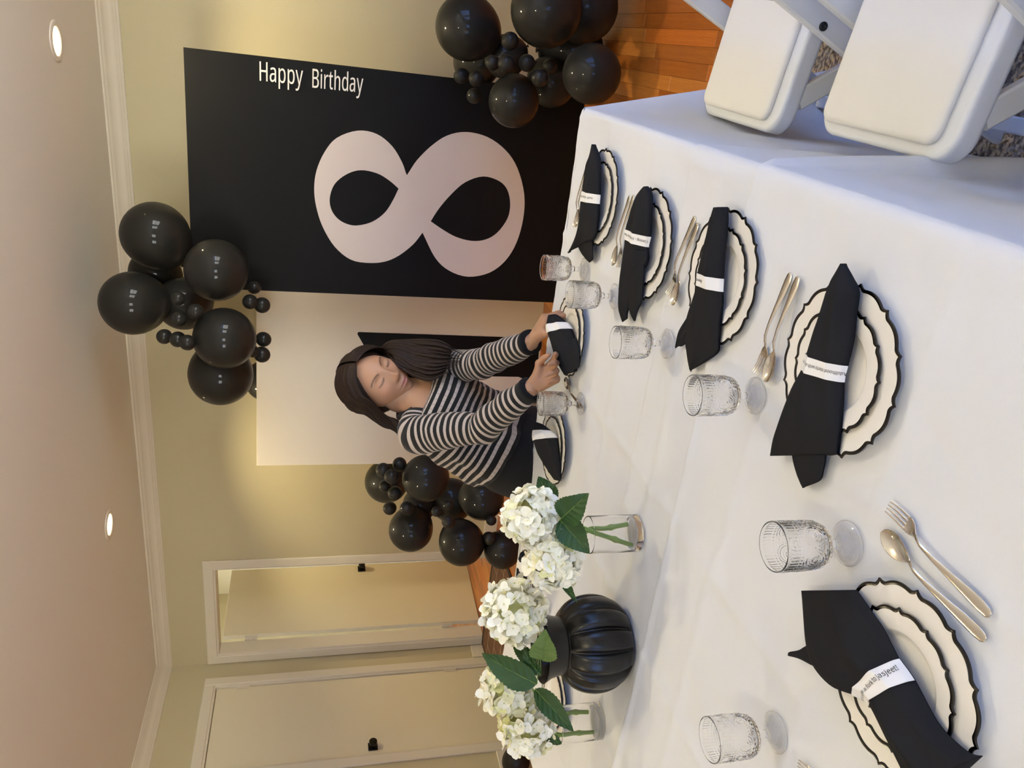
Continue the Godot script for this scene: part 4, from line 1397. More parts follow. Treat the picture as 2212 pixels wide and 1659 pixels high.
func make_florets() -> void:
	for k in 6:
		var b := MB.new()
		for q in 4:
			var a0 := q * PI / 2 + rng.randf_range(-0.18, 0.18)
			var ln := rng.randf_range(0.0135, 0.0175)
			var wd := rng.randf_range(0.0080, 0.0105)
			var cup := rng.randf_range(0.15, 0.65)
			var curl := rng.randf_range(-0.5, 0.9)
			b.grid(5, 5, func(u: float, w: float) -> Vector3:
				var x := (u * 2.0 - 1.0)
				var half := wd * pow(sin(PI * pow(w * 0.94 + 0.03, 0.85)), 0.6)
				var r := w * ln + 0.0008
				var y := cup * r - curl * r * r * 40.0 + 0.10 * absf(x) * half + 0.0006 * sin(w * 7.0 + x * 3.0)
				var px := r
				var pz := x * half
				return Vector3(px * cos(a0) - pz * sin(a0), y + q * 0.0004, px * sin(a0) + pz * cos(a0)))
		floret_meshes.append(b.mesh())
	var c := MB.new()
	c.lathe([Vector2(0.0, 0.0), Vector2(0.0016, 0.0004), Vector2(0.0019, 0.0016), Vector2(0.0012, 0.0028), Vector2(0.0, 0.003)], 8)
	floret_meshes.append(c.mesh())

func petal_mats() -> Array:
	var out := []
	for k in 4:
		var m := mat("petal_%d" % k, [Color(1.0, 0.99, 0.92), Color(1.0, 0.995, 0.96), Color(0.98, 0.97, 0.81), Color(0.90, 0.91, 0.66)][k], 0.6)
		m.backlight_enabled = true
		m.backlight = Color(0.6, 0.59, 0.5)
		out.append(m)
	return out

func hydrangea(label: String, c: Vector3, rad: Vector3, tilt: float, foot: Vector3, bendp: Vector3, leaves: Array, n: int, green: float, stem_r := 0.0046) -> void:
	if floret_meshes.is_empty():
		make_florets()
	var pm := petal_mats()
	var stem_m := mat("flower_stem", Color(0.52, 0.62, 0.30), 0.5)
	var leaf_m := mat("hydrangea_leaf", Color(0.13, 0.27, 0.08), 0.5)
	leaf_m.backlight_enabled = true
	leaf_m.backlight = Color(0.10, 0.18, 0.04)
	var pale_m := mat("pale_leaf", Color(0.36, 0.46, 0.22), 0.55)
	pale_m.backlight_enabled = true
	pale_m.backlight = Color(0.12, 0.18, 0.05)
	var rib_m := mat("leaf_midrib", Color(0.38, 0.48, 0.22), 0.5)
	var o := thing("hydrangea", label, "flower", foot, 0.0, "white hydrangeas")
	var tb := Basis(Vector3(0.40, 0.25, 0.88).normalized(), tilt)
	var core := MB.new()
	var cp := []
	for k in 11:
		var a := PI * k / 10.0
		cp.append(Vector2(sin(a), -cos(a)))
	core.lathe(cp, 16)
	var ci := part(o, "flower_core", core.mesh(), pm[3], c - foot)
	ci.basis = tb * Basis.from_scale(rad * 0.72)
	for k in n:
		var y := 1.0 - 2.0 * (k + 0.5) / n
		var r := sqrt(1.0 - y * y)
		var a := k * 2.399963 + rng.randf_range(-0.25, 0.25)
		var dir := Vector3(r * cos(a), y, r * sin(a))
		var p := tb * (dir * rad * rng.randf_range(0.84, 1.08))
		var nr := (tb * (dir / rad)).normalized()
		nr = (nr + Vector3(rng.randf_range(-1, 1), rng.randf_range(-1, 1), rng.randf_range(-1, 1)) * 0.55).normalized()
		var sx := nr.cross(Vector3(0.31, 0.2, 0.93)).normalized()
		var sc := rng.randf_range(0.82, 1.12)
		var mk := 0 if rng.randf() > 0.35 else 1
		if rng.randf() < green:
			mk = 2
		if rng.randf() < green * 0.35:
			mk = 3
		var f := part(o, "floret", floret_meshes[rng.randi() % 6], pm[mk], c + p - foot)
		f.basis = Basis(sx, nr, sx.cross(nr)).rotated(nr, rng.randf() * TAU).scaled_local(Vector3(sc, sc, sc))
		var e := part(f, "floret_eye", floret_meshes[6], pm[3])
		e.position = Vector3(0, 0.001, 0)
	var b := MB.new()
	var end := c - tb * Vector3(0, rad.y * 0.7, 0)
	var sp := spline([foot, foot.lerp(bendp, 0.5), bendp, end], 22)
	var rr := []
	for k in sp.size():
		rr.append(stem_r * (1.0 + 0.45 * exp(-pow((k - 6.0) / 0.8, 2))))
	for k in sp.size():
		sp[k] -= foot
	b.tube(sp, rr, 10)
	part(o, "stem", b.mesh(), stem_m)
	for q: Array in leaves:
		var ms := leaf_mesh(q[0] - foot, q[1] - foot, q[2], q[3], q[4])
		var lf := part(o, "leaf", ms[0], pale_m if q.size() > 5 else leaf_m)
		part(lf, "midrib", ms[1], rib_m)
		var st := MB.new()
		st.tube([bendp.lerp(end, 0.4) - foot, q[0] - foot], [0.0014, 0.0012], 6)
		part(lf, "leaf_stalk", st.mesh(), stem_m)

func glass_vase(label: String, at: Vector3, r: float, h: float) -> void:
	var o := thing("glass_vase", label, "vase", at, 0.0, "clear glass cylinder vases")
	var b := MB.new()
	b.lathe([Vector2(0, 0.0012), Vector2(r - 0.006, 0.0004), Vector2(r - 0.002, 0.0014), Vector2(r, 0.004), Vector2(r, h * 0.5), Vector2(r, h - 0.0015), Vector2(r - 0.0012, h), Vector2(r - 0.0024, h - 0.0012), Vector2(r - 0.0026, h * 0.5), Vector2(r - 0.003, 0.018), Vector2(r - 0.007, 0.0135), Vector2(r - 0.014, 0.0125), Vector2(0, 0.0125)], 96)
	part(o, "vase_body", b.mesh(), clear_glass())

func make_flowers() -> void:
	var y := TOP + 0.0005
	glass_vase("clear glass cylinder vase nearer the woman, with two crossed green stems", Vector3(-0.868, y, -1.186), 0.0375, 0.106)
	glass_vase("clear glass cylinder vase left of the black vase, with two upright stems", Vector3(-1.368, y, -1.170), 0.040, 0.102)
	var pot := mat("black_ceramic", Color(0.03, 0.03, 0.033), 0.30)
	var o := thing("ribbed_vase", "matte black pumpkin-shaped ribbed vase with a plain collar", "vase", Vector3(-1.112, y, -1.146))
	var body := [Vector2(0.030, 0.001), Vector2(0.046, 0.0), Vector2(0.050, 0.003), Vector2(0.049, 0.008)]
	for k in 20:
		var a := lerpf(-1.02, 1.08, k / 19.0)
		body.append(Vector2(0.0985 * pow(cos(a), 0.62), 0.070 + 0.0685 * sin(a) / sin(1.08)))
	var b := MB.new()
	b.lathe(body, 240, func(a: float, r: float, yy: float, k: int) -> float:
		if k < 4:
			return 0.0
		var q := (k - 4) / 19.0
		return -r * 0.13 * pow(1.0 - absf(sin(a * 6.0)), 2.6) * smoothstep(0.0, 0.12, q) * smoothstep(1.03, 0.85, q))
	part(o, "vase_body", b.mesh(), pot)
	b = MB.new()
	b.lathe([Vector2(0.050, 0.128), Vector2(0.062, 0.131), Vector2(0.064, 0.135), Vector2(0.062, 0.139), Vector2(0.0575, 0.141)], 80)
	part(o, "neck_ring", b.mesh(), pot)
	b = MB.new()
	b.lathe([Vector2(0.0575, 0.139), Vector2(0.0585, 0.150), Vector2(0.063, 0.168), Vector2(0.0705, 0.1815), Vector2(0.0718, 0.1830), Vector2(0.0705, 0.1838), Vector2(0.061, 0.170), Vector2(0.055, 0.150), Vector2(0.052, 0.130), Vector2(0.050, 0.05), Vector2(0.0, 0.03)], 80)
	part(o, "collar", b.mesh(), pot)
	var cam := Vector3(0.5, 0.35, 0.8)
	hydrangea("white hydrangea leaning toward the woman, right one of two in the glass vase nearer her", Vector3(-0.818, 0.958, -1.182), Vector3(0.049, 0.046, 0.046), 0.2, Vector3(-0.885, 0.742, -1.168), Vector3(-0.850, 0.838, -1.176),
		[[Vector3(-0.802, 0.909, -1.150), Vector3(-0.730, 0.880, -1.118), Vector3(0.4, 0.5, 0.8), 0.032, 0.15], [Vector3(-0.807, 0.909, -1.205), Vector3(-0.772, 0.932, -1.250), Vector3(0.7, 0.3, 0.5), 0.024, -0.2]], 112, 0.08)
	hydrangea("white hydrangea drooping toward the black vase, left one in the vase nearer the woman", Vector3(-0.893, 0.916, -1.140), Vector3(0.050, 0.042, 0.044), -0.5, Vector3(-0.846, 0.752, -1.186), Vector3(-0.864, 0.838, -1.190),
		[[Vector3(-0.810, 0.908, -1.157), Vector3(-0.838, 0.868, -1.088), Vector3(0.6, 0.4, 0.7), 0.030, 0.1], [Vector3(-0.932, 0.890, -1.142), Vector3(-0.958, 0.872, -1.096), Vector3(0.2, 0.3, 0.9), 0.010, 0.2]], 108, 0.14)
	hydrangea("round white hydrangea standing in the black ribbed vase", Vector3(-1.028, 0.971, -1.160), Vector3(0.055, 0.054, 0.055), 0.0, Vector3(-1.112, 0.764, -1.146), Vector3(-1.100, 0.900, -1.150),
		[[Vector3(-1.090, 0.922, -1.088), Vector3(-1.000, 0.935, -1.068), Vector3(0.3, 0.4, 0.9), 0.030, 0.1, 1], [Vector3(-1.129, 0.935, -1.066), Vector3(-1.103, 1.037, -1.129), Vector3(0.35, 0.2, 0.9), 0.032, 0.1], [Vector3(-1.115, 0.930, -1.103), Vector3(-1.094, 0.972, -1.152), Vector3(0.5, 0.3, 0.8), 0.017, 0.2], [Vector3(-1.120, 0.925, -1.080), Vector3(-1.078, 0.962, -1.110), Vector3(0.3, 0.6, 0.7), 0.016, 0.25]], 128, 0.08)
	hydrangea("white hydrangea nearest the black vase, right one of two in the left glass vase", Vector3(-1.262, 0.955, -1.190), Vector3(0.046, 0.050, 0.046), 0.5, Vector3(-1.345, 0.757, -1.176), Vector3(-1.340, 0.830, -1.180),
		[[Vector3(-1.212, 0.910, -1.132), Vector3(-1.246, 0.848, -1.045), Vector3(0.7, 0.4, 0.5), 0.024, 0.1]], 108, 0.28)
	hydrangea("creamy white hydrangea farthest left, at the picture's bottom edge", Vector3(-1.346, 0.908, -1.160), Vector3(0.062, 0.052, 0.055), 0.35, Vector3(-1.392, 0.741, -1.160), Vector3(-1.384, 0.830, -1.160),
		[[Vector3(-1.340, 0.869, -1.128), Vector3(-1.362, 0.836, -1.112), Vector3(0.4, 0.5, 0.7), 0.015, 0.2]], 136, 0.20)

# ---------------------------------------------------------------- the woman
# smooth union of tapered capsules [from, to, radius, radius], meshed as surface nets
func flesh(b: MB, bones: Array, cell: float, k: float) -> void:
	var lo := Vector3(1e9, 1e9, 1e9)
	var hi := -lo
	for q: Array in bones:
		var r: float = maxf(q[2], q[3]) + k + cell * 2.0
		for p: Vector3 in [q[0], q[1]]:
			lo = lo.min(p - Vector3(r, r, r))
			hi = hi.max(p + Vector3(r, r, r))
	var n := Vector3i(((hi - lo) / cell).ceil()) + Vector3i.ONE
	var nx := n.x
	var nxy := n.x * n.y
	var f := PackedFloat32Array()
	f.resize(nxy * n.z)
	f.fill(1.0)
	for q: Array in bones:
		var a: Vector3 = q[0]
		var ba: Vector3 = q[1] - a
		var inv := 1.0 / maxf(ba.length_squared(), 1e-12)
		var ra: float = q[2]
		var dr: float = q[3] - ra
		var r: float = maxf(q[2], q[3]) + k + cell * 1.5
		var l := Vector3i(((a.min(q[1]) - Vector3(r, r, r) - lo) / cell).floor()).max(Vector3i.ZERO)
		var h := Vector3i(((a.max(q[1]) + Vector3(r, r, r) - lo) / cell).ceil()).min(n - Vector3i.ONE)
		for z in range(l.z, h.z + 1):
			for y in range(l.y, h.y + 1):
				var o := z * nxy + y * nx
				var p := lo + Vector3(l.x, y, z) * cell - a
				for x in range(l.x, h.x + 1):
					var t := clampf(p.dot(ba) * inv, 0.0, 1.0)
					var d := (p - ba * t).length() - ra - dr * t
					var e := f[o + x]
					if d - e < k:
						var g := maxf(k - absf(e - d), 0.0) / k
						f[o + x] = minf(e, d) - g * g * k * 0.25
					p.x += cell
	var id := PackedInt32Array()
	id.resize(f.size())
	id.fill(-1)
	var co := [0, 1, nx, nx + 1, nxy, nxy + 1, nxy + nx, nxy + nx + 1]
	var at := [Vector3(0, 0, 0), Vector3(1, 0, 0), Vector3(0, 1, 0), Vector3(1, 1, 0), Vector3(0, 0, 1), Vector3(1, 0, 1), Vector3(0, 1, 1), Vector3(1, 1, 1)]
	var ed := [[0, 1], [2, 3], [4, 5], [6, 7], [0, 2], [1, 3], [4, 6], [5, 7], [0, 4], [1, 5], [2, 6], [3, 7]]
	for z in n.z - 1:
		for y in n.y - 1:
			for x in nx - 1:
				var o := z * nxy + y * nx + x
				var s := 0
				for c in 8:
					if f[o + co[c]] < 0.0:
						s += 1
				if s == 0 or s == 8:
					continue
				var sum := Vector3.ZERO
				var m := 0
				for e: Array in ed:
					var u := f[o + co[e[0]]]
					var w := f[o + co[e[1]]]
					if (u < 0.0) != (w < 0.0):
						sum += (at[e[0]] as Vector3).lerp(at[e[1]], u / (u - w))
						m += 1
				id[o] = b.v.size()
				b.v.append(lo + (Vector3(x, y, z) + sum / m) * cell)
				b.uv.append(Vector2.ZERO)
	for z in range(1, n.z - 1):
		for y in range(1, n.y - 1):
			for x in range(1, nx - 1):
				var o := z * nxy + y * nx + x
				var u := f[o] < 0.0
				for ax in 3:
					var st: int = [1, nx, nxy][ax]
					if u == (f[o + st] < 0.0):
						continue
					var s1: int = [nx, nxy, 1][ax]
					var s2: int = [nxy, 1, nx][ax]
					var q := [id[o], id[o - s1], id[o - s1 - s2], id[o - s2]]
					if q.min() < 0:
						continue
					if u:
						b.t.append_array(PackedInt32Array([q[0], q[1], q[2], q[0], q[2], q[3]]))
					else:
						b.t.append_array(PackedInt32Array([q[0], q[2], q[1], q[0], q[3], q[2]]))

# a hand in its own axes: x along the fingers, y out of the back of the hand, z to the thumb's side
func hand_bones(xf: Transform3D, curls: Array, thumb: Array, s: float) -> Array:
	var out := []
	var add := func(a: Vector3, c: Vector3, ra: float, rc: float) -> void:
		out.append([xf * (a * s), xf * (c * s), ra * s, rc * s])
	for k in 4:
		var z := 0.026 - k * 0.0175
		add.call(Vector3(0.0, 0.0, z * 0.55), Vector3(0.072 - absf(k - 1) * 0.004, 0.0, z), 0.0145, 0.0105)
	add.call(Vector3(-0.04, 0.0, 0.0), Vector3(0.012, 0.0, 0.004), 0.0205, 0.0185)
	add.call(Vector3(-0.04, 0.0, 0.010), Vector3(0.010, -0.002, 0.016), 0.0165, 0.0165)
	add.call(Vector3(0.006, -0.004, 0.016), Vector3(0.040, -0.008, 0.034), 0.0165, 0.0125)
	var lens := [[0.041, 0.024, 0.019], [0.045, 0.028, 0.021], [0.041, 0.026, 0.020], [0.032, 0.020, 0.018]]
	for k in 4:
		var p := Vector3(0.072 - absf(k - 1) * 0.004, 0.0, 0.026 - k * 0.0175)
		var a := 0.0
		var rad := [0.0092, 0.0082, 0.0074, 0.0064]
		if k == 3:
			rad = [0.0080, 0.0072, 0.0066, 0.0058]
		for j in 3:
			a += curls[k][j]
			var q: Vector3 = p + Vector3(cos(a), -sin(a), (0.10 - k * 0.06) * (1.0 if j == 0 else 0.4)) * lens[k][j]
			add.call(p, q, rad[j], rad[j + 1])
			p = q
	var t := Vector3(0.022, -0.006, 0.026)
	for j in 3:
		var q: Vector3 = t + (thumb[j] as Vector3).normalized() * [0.036, 0.030, 0.024][j]
		add.call(t, q, [0.0130, 0.0102, 0.0090][j], [0.0102, 0.0090, 0.0070][j])
		t = q
	return out

func make_person() -> void:
	var skin := mat("skin", Color(1, 1, 1), 0.5)
	skin.vertex_color_use_as_albedo = true
	skin.subsurf_scatter_enabled = true
	skin.subsurf_scatter_strength = 0.12
	var o := thing("person", "woman with long dark hair in a black and cream striped sweater, arranging a napkin", "person", Vector3(-1.16, 0, -2.10))
	var org := o.position
	var tone := Color(0.41, 0.222, 0.130)
	# ---- body under the clothes, neck, arms and hands
	var b := MB.new()
	var RS := Vector3(-1.074, 1.070, -1.990)
	var RE := Vector3(-0.969, 0.913, -1.836)
	var RW := Vector3(-0.798, 0.822, -1.724)
	var LS := Vector3(-0.965, 0.965, -2.213)
	var LE := Vector3(-0.858, 0.887, -2.027)
	var LW := Vector3(-0.712, 0.806, -1.832)
	var bones := [
		[Vector3(-1.175, 0.72, -2.06), Vector3(-1.11, 0.875, -2.079), 0.105, 0.095], [Vector3(-1.11, 0.875, -2.079), Vector3(-1.04, 1.00, -2.105), 0.095, 0.095],
		[RS, LS, 0.045, 0.045], [Vector3(-1.02, 1.05, -2.115), Vector3(-1.012, 1.11, -2.135), 0.055, 0.049], [Vector3(-1.012, 1.11, -2.135), Vector3(-1.000, 1.175, -2.145), 0.049, 0.049],
		[RS, RE, 0.042, 0.034], [RE, RW, 0.034, 0.0235], [LS, LE, 0.042, 0.034], [LE, LW, 0.034, 0.0235],
		[Vector3(-1.21, 0.72, -1.99), Vector3(-1.20, 0.42, -2.03), 0.075, 0.05], [Vector3(-1.20, 0.42, -2.03), Vector3(-1.21, 0.08, -2.06), 0.05, 0.035],
		[Vector3(-1.13, 0.70, -2.14), Vector3(-1.08, 0.42, -2.14), 0.075, 0.05], [Vector3(-1.08, 0.42, -2.14), Vector3(-1.07, 0.08, -2.18), 0.05, 0.035]]
	flesh(b, bones, 0.013, 0.03)
	for h: Array in [
		[RW, Vector3(0.745, -0.60, 0.28), Vector3(0.35, 0.62, -0.70), [[0.45, 0.45, 0.25], [0.75, 0.75, 0.5], [0.95, 0.9, 0.6], [1.05, 0.95, 0.6]], [Vector3(0.75, -0.25, 0.62), Vector3(0.95, -0.32, 0.02), Vector3(0.92, -0.40, -0.16)]],
		[LW, Vector3(0.90, -0.34, 0.16), Vector3(0.15, 0.05, 1.0), [[0.40, 0.60, 0.45], [0.55, 0.65, 0.45], [0.70, 0.70, 0.5], [0.85, 0.7, 0.5]], [Vector3(0.70, -0.30, 0.65), Vector3(0.95, -0.35, 0.05), Vector3(0.95, -0.32, -0.10)]]]:
		var x: Vector3 = (h[1] as Vector3).normalized()
		var z: Vector3 = h[2]
		z = (z - x * z.dot(x)).normalized()
		var xf := Transform3D(Basis(x, z.cross(x), z), h[0] + x * 0.02)
		flesh(b, hand_bones(xf, h[3], h[4], 0.80), 0.0026, 0.006)
	b.col.resize(b.v.size())
	b.col.fill(tone)
	# ---- head
	var F := Vector3(0.66, -0.24, 0.68).normalized()
	var U := Vector3(0.0774, 0.949, -0.3057)
	U = (U - F * U.dot(F)).normalized()
	var hx := Transform3D(Basis(U.cross(F), U, F).scaled_local(Vector3(1.04, 0.965, 1.04)), Vector3(-0.980, 1.178, -2.147))
	var bell := func(x: float, s: float) -> float: return exp(-x * x / (s * s))
	var hs := b.v.size()
	b.grid(150, 130, func(u: float, w: float) -> Vector3:
		var la := (w - 0.5) * PI
		var lo := (u - 0.5) * TAU
		lo = lo - 0.45 * sin(lo)          # more columns on the face
		var dir := Vector3(sin(lo) * cos(la), sin(la), cos(lo) * cos(la))
		var p := Vector3(dir.x * 0.073, dir.y * 0.112, dir.z * (0.088 if dir.z > 0 else 0.098))
		if dir.y < 0:
			p.x *= 1.0 - 0.34 * smoothstep(0.15, 1.0, -dir.y)
			p.z += 0.020 * smoothstep(0.3, 1.0, -dir.y)
			if dir.z < 0:
				p.z *= 1.0 - 0.25 * smoothstep(0.2, 0.8, -dir.y)
		if dir.z > 0:
			# the front of the face is flatter than an egg
			var fr := smoothstep(0.0, 0.8, dir.z)
			p.z += fr * 0.006 * smoothstep(0.3, 0.9, absf(p.x) / 0.07) * bell.call(p.y + 0.02, 0.05)
			var x := p.x
			var y := p.y
			var ax := absf(x)
			var dz := 0.0
			dz += 0.0035 * bell.call(y - 0.030, 0.012) * bell.call(ax - 0.026, 0.024)         # brow
			dz -= 0.0085 * bell.call(y - 0.010, 0.013) * bell.call(ax - 0.030, 0.015)         # socket
			dz += 0.0072 * bell.call(y - 0.007, 0.0085) * bell.call(ax - 0.031, 0.0125)       # lid
			dz -= 0.0016 * bell.call(y - 0.0015, 0.0018) * bell.call(ax - 0.031, 0.013)       # lash line
			dz += 0.0075 * bell.call(x, 0.0085) * smoothstep(0.030, 0.000, y) * smoothstep(-0.052, -0.030, y)
			dz += 0.0130 * bell.call(x, 0.0095) * bell.call(y + 0.030, 0.0125)                # nose tip
			dz += 0.0062 * bell.call(ax - 0.0125, 0.0062) * bell.call(y + 0.034, 0.0072)      # nostril wings
			dz -= 0.0030 * bell.call(y + 0.0445, 0.0040) * bell.call(x, 0.016)
			dz += 0.0045 * bell.call(ax - 0.040, 0.020) * bell.call(y + 0.024, 0.022)         # cheek
			dz += 0.0050 * bell.call(x, 0.024) * bell.call(y + 0.062, 0.016)                  # mouth mound
			dz += 0.0032 * bell.call(y + 0.0565, 0.0042) * bell.call(x, 0.017)
			dz += 0.0042 * bell.call(y + 0.0675, 0.0046) * bell.call(x, 0.015)
			dz -= 0.0036 * bell.call(y + 0.0618, 0.0020) * bell.call(x, 0.021)
			dz -= 0.0028 * bell.call(y + 0.078, 0.0055) * bell.call(x, 0.018)
			dz += 0.0060 * bell.call(x, 0.018) * bell.call(y + 0.094, 0.012)                  # chin
			p.z += dz * fr
		return p)
	for i in range(hs, b.v.size()):
		var p := b.v[i]
		var c := tone
		var ax := absf(p.x)
		if p.z > 0.02:
			var lip: float = bell.call(p.y + 0.0622, 0.0095) * bell.call(p.x, 0.0190)
			c = c.lerp(Color(0.42, 0.15, 0.13), clampf(lip * 1.25 - 0.25, 0, 0.85))
			var line: float = bell.call(p.y + 0.0618, 0.0016) * bell.call(p.x, 0.019)
			c = c.lerp(Color(0.16, 0.05, 0.05), clampf(line * 1.2 - 0.2, 0, 0.8))
			var by := 0.0295 - 16.0 * pow(ax - 0.032, 2.0) + 0.10 * (ax - 0.030)
			var brow: float = bell.call(p.y - by, 0.0022) * smoothstep(0.010, 0.016, ax) * smoothstep(0.056, 0.046, ax)
			c = c.lerp(Color(0.035, 0.022, 0.018), clampf(brow * 1.3 - 0.15, 0, 0.9))
			var ly := 0.0005 + 18.0 * pow(ax - 0.031, 2.0)
			var lash: float = bell.call(p.y - ly, 0.0027) * smoothstep(0.015, 0.019, ax) * smoothstep(0.049, 0.044, ax)
			c = c.lerp(Color(0.025, 0.016, 0.014), clampf(lash * 1.4 - 0.2, 0, 0.95))
			var shade: float = bell.call(p.y - 0.010, 0.009) * bell.call(ax - 0.031, 0.015)
			c = c.lerp(Color(0.40, 0.22, 0.15), shade * 0.5)
			var rose: float = bell.call(p.y + 0.024, 0.022) * bell.call(ax - 0.045, 0.018)
			c = c.lerp(Color(0.60, 0.30, 0.21), rose * 0.5)
			var nos: float = bell.call(p.y + 0.0415, 0.0028) * bell.call(ax - 0.0085, 0.0036)
			c = c.lerp(Color(0.16, 0.07, 0.05), clampf(nos * 1.2 - 0.2, 0, 0.8))
		b.col.append(c)
		b.v[i] = hx * p
	# ears
	for s: float in [-1.0, 1.0]:
		var es := b.v.size()
		b.lathe([Vector2(0.0, -0.028), Vector2(0.010, -0.024), Vector2(0.016, -0.005), Vector2(0.018, 0.012), Vector2(0.012, 0.026), Vector2(0.0, 0.030)], 14, null, hx * Transform3D(Basis(Vector3(0.45, 0, 0), Vector3(0, 1, -0.15), Vector3(0, 0.1, 1)), Vector3(s * 0.074, 0.0, -0.008)))
		for i in range(es, b.v.size()):
			b.col.append(tone)
	for i in b.v.size():
		b.v[i] -= org
	part(o, "body", b.mesh(), skin)
	make_hair(o, org, hx)
	make_clothes(o, org, RS, RE, RW, LS, LE, LW)

func make_hair(o: Node3D, org: Vector3, hx: Transform3D) -> void:
	var hair := mat("dark_hair", Color(0.15, 0.105, 0.085), 0.55)
	hair.metallic_specular = 0.3
	var b := MB.new()
	# cap over the skull, parted along the top, leaving the face free
	b.grid(90, 60, func(u: float, w: float) -> Vector3:
		var la := (w - 0.5) * PI
		var lo := (u - 0.5) * TAU
		var dir := Vector3(sin(lo) * cos(la), sin(la), cos(lo) * cos(la))
		var p := Vector3(dir.x * 0.073, dir.y * 0.112, dir.z * (0.088 if dir.z > 0 else 0.098))
		var face := 0.0
		if dir.z > 0:
			var ex := p.x / 0.071
			var ey := (p.y + 0.030) / (0.107 + 0.014 * bell_(p.x, 0.03))
			face = smoothstep(1.14, 0.92, sqrt(ex * ex + ey * ey))
		var psi := atan2(dir.y, dir.z)            # strands run from the parting down to the ears
		var thick := 0.013 + 0.0009 * sin(psi * 46.0 + dir.x * 3.0) + 0.0006 * sin(psi * 91.0)
		thick += 0.014 * smoothstep(0.1, 0.9, -dir.z) + 0.005 * smoothstep(0.2, 0.9, -dir.x) * smoothstep(-0.3, 0.3, dir.y)
		thick -= 0.003 * bell_(p.x - 0.006, 0.005) * smoothstep(0.0, 0.6, dir.y)
		if dir.y < -0.2:
			thick -= 0.02 * smoothstep(-0.2, -0.9, dir.y)
		thick = lerpf(thick, -0.014, face)
		return hx * (p + Vector3(dir.x, dir.y, dir.z) * thick) - org)
	# two curtains of hair fall from the parting over each side of the head; f runs from the back edge (0) to the front edge (1)
	var R_OUT := [Vector3(-0.876, 1.137, -2.215), Vector3(-0.852, 1.067, -2.173), Vector3(-0.836, 1.000, -2.128), Vector3(-0.842, 0.965, -2.100)]
	var R_IN := [Vector3(-0.903, 1.130, -2.120), Vector3(-0.926, 1.085, -2.098), Vector3(-0.922, 1.035, -2.048), Vector3(-0.898, 0.992, -2.042)]
	var L_OUT := [Vector3(-1.100, 1.172, -2.130), Vector3(-1.112, 1.130, -2.115), Vector3(-1.124, 1.098, -2.080), Vector3(-1.108, 1.075, -2.050)]
	var L_IN := [Vector3(-1.052, 1.155, -2.070), Vector3(-1.075, 1.120, -2.076), Vector3(-1.095, 1.095, -2.058), Vector3(-1.100, 1.074, -2.042)]
	var lr := RandomNumberGenerator.new()
	lr.seed = 5
	for s in 2:
		var sd := 1.0 if s == 0 else -1.0
		var O: Array = [R_OUT, L_OUT][s]
		var I: Array = [R_IN, L_IN][s]
		var line := func(f: float) -> Array:
			var p := []
			for q: Array in [[0.003, 0.1265, 0.109, -34.0, 43.0], [0.048, 0.111, 0.096, -58.0, 47.0], [0.081, 0.074, 0.070, -95.0 if s == 0 else -70.0, 58.0]]:
				var a := deg_to_rad(lerpf(q[3], q[4], f))
				p.append(hx * Vector3(sd * q[0], q[1] * cos(a), q[2] * sin(a)))
			p.append(hx * Vector3(sd * lerpf(0.102 if s == 0 else 0.080, 0.084, f), lerpf(0.012 if s == 0 else -0.010, 0.010, f), lerpf(-0.060, 0.050, f)))
			for j in O.size():
				p.append((O[j] as Vector3).lerp(I[j], f))
			return p
		var rows := 60
		var colsn := 64
		var lines := []
		for i in colsn + 1:
			lines.append(spline(line.call(float(i) / colsn), rows))
		var at := func(i: int, j: int) -> Vector3: return lines[clampi(i, 0, colsn)][clampi(j, 0, rows)]
		var m := colsn + 24
		var bs := b.v.size()
		b.grid(m, rows, func(u: float, w: float) -> Vector3:
			var k := int(round(u * m))
			var j := int(round(w * rows))
			var t := w
			var outer := k <= colsn
			var fi: int = k if outer else int(round(colsn * (1.0 - float(k - colsn) / 24.0)))
			var f := float(fi) / colsn
			var c: Vector3 = at.call(fi, j)
			var n: Vector3 = ((at.call(fi + 1, j) - at.call(fi - 1, j)) as Vector3).cross(at.call(fi, j + 1) - at.call(fi, j - 1)).normalized() * sd
			var body := pow(maxf(0.0, 1.0 - pow(absf(2.0 * f - 1.0), 4.0)), 0.5)
			var th := (0.004 + 0.016 * smoothstep(0.35, 0.7, t)) * (1.0 - 0.95 * smoothstep(0.62, 1.0, t))
			var strand := (0.0013 * sin(f * 60.0 + 1.5 * sin(t * 5.0)) + 0.0010 * sin(f * 131.0 + 2.0 * sin(t * 4.0 + 1.0)) + 0.0026 * sin(f * 17.0 + t * 3.0)) * (1.0 - 0.35 * smoothstep(0.5, 0.8, t))
			if outer:
				return c + n * (th * body + strand * smoothstep(0.0, 0.12, t)) - org
			return c - n * (0.006 * body) - org)
		if s == 1:
			for k in range(0, b.t.size(), 3):
				if b.t[k] >= bs:
					var e := b.t[k + 1]
					b.t[k + 1] = b.t[k + 2]
					b.t[k + 2] = e
		# loose ends below the curtains
		for k in 52:
			var f := clampf(k / 51.0 + lr.randf_range(-0.03, 0.03), 0.02, 0.98)
			var full := spline(line.call(f), 40)
			var pts: Array = full.slice(22, 41)
			var ln := lr.randf_range(-0.008, 0.040)
			var d: Vector3 = (pts[18] - pts[15]).normalized()
			pts.append(pts[18] + d * (0.012 + ln))
			var out := Vector3(0.3, 0.05, 0.9) * lr.randf_range(-0.006, 0.020) + Vector3(0.9, 0, -0.4) * lr.randf_range(-0.006, 0.006)
			var rad := []
			for j in pts.size():
				var t := float(j) / (pts.size() - 1)
				pts[j] = pts[j] + out * smoothstep(0.0, 0.5, t) * (1.0 - 0.4 * t) - org
				rad.append(0.0052 * (0.6 + 0.4 * smoothstep(0.0, 0.3, t)) * (1.0 - 0.93 * smoothstep(0.55, 1.0, t)))
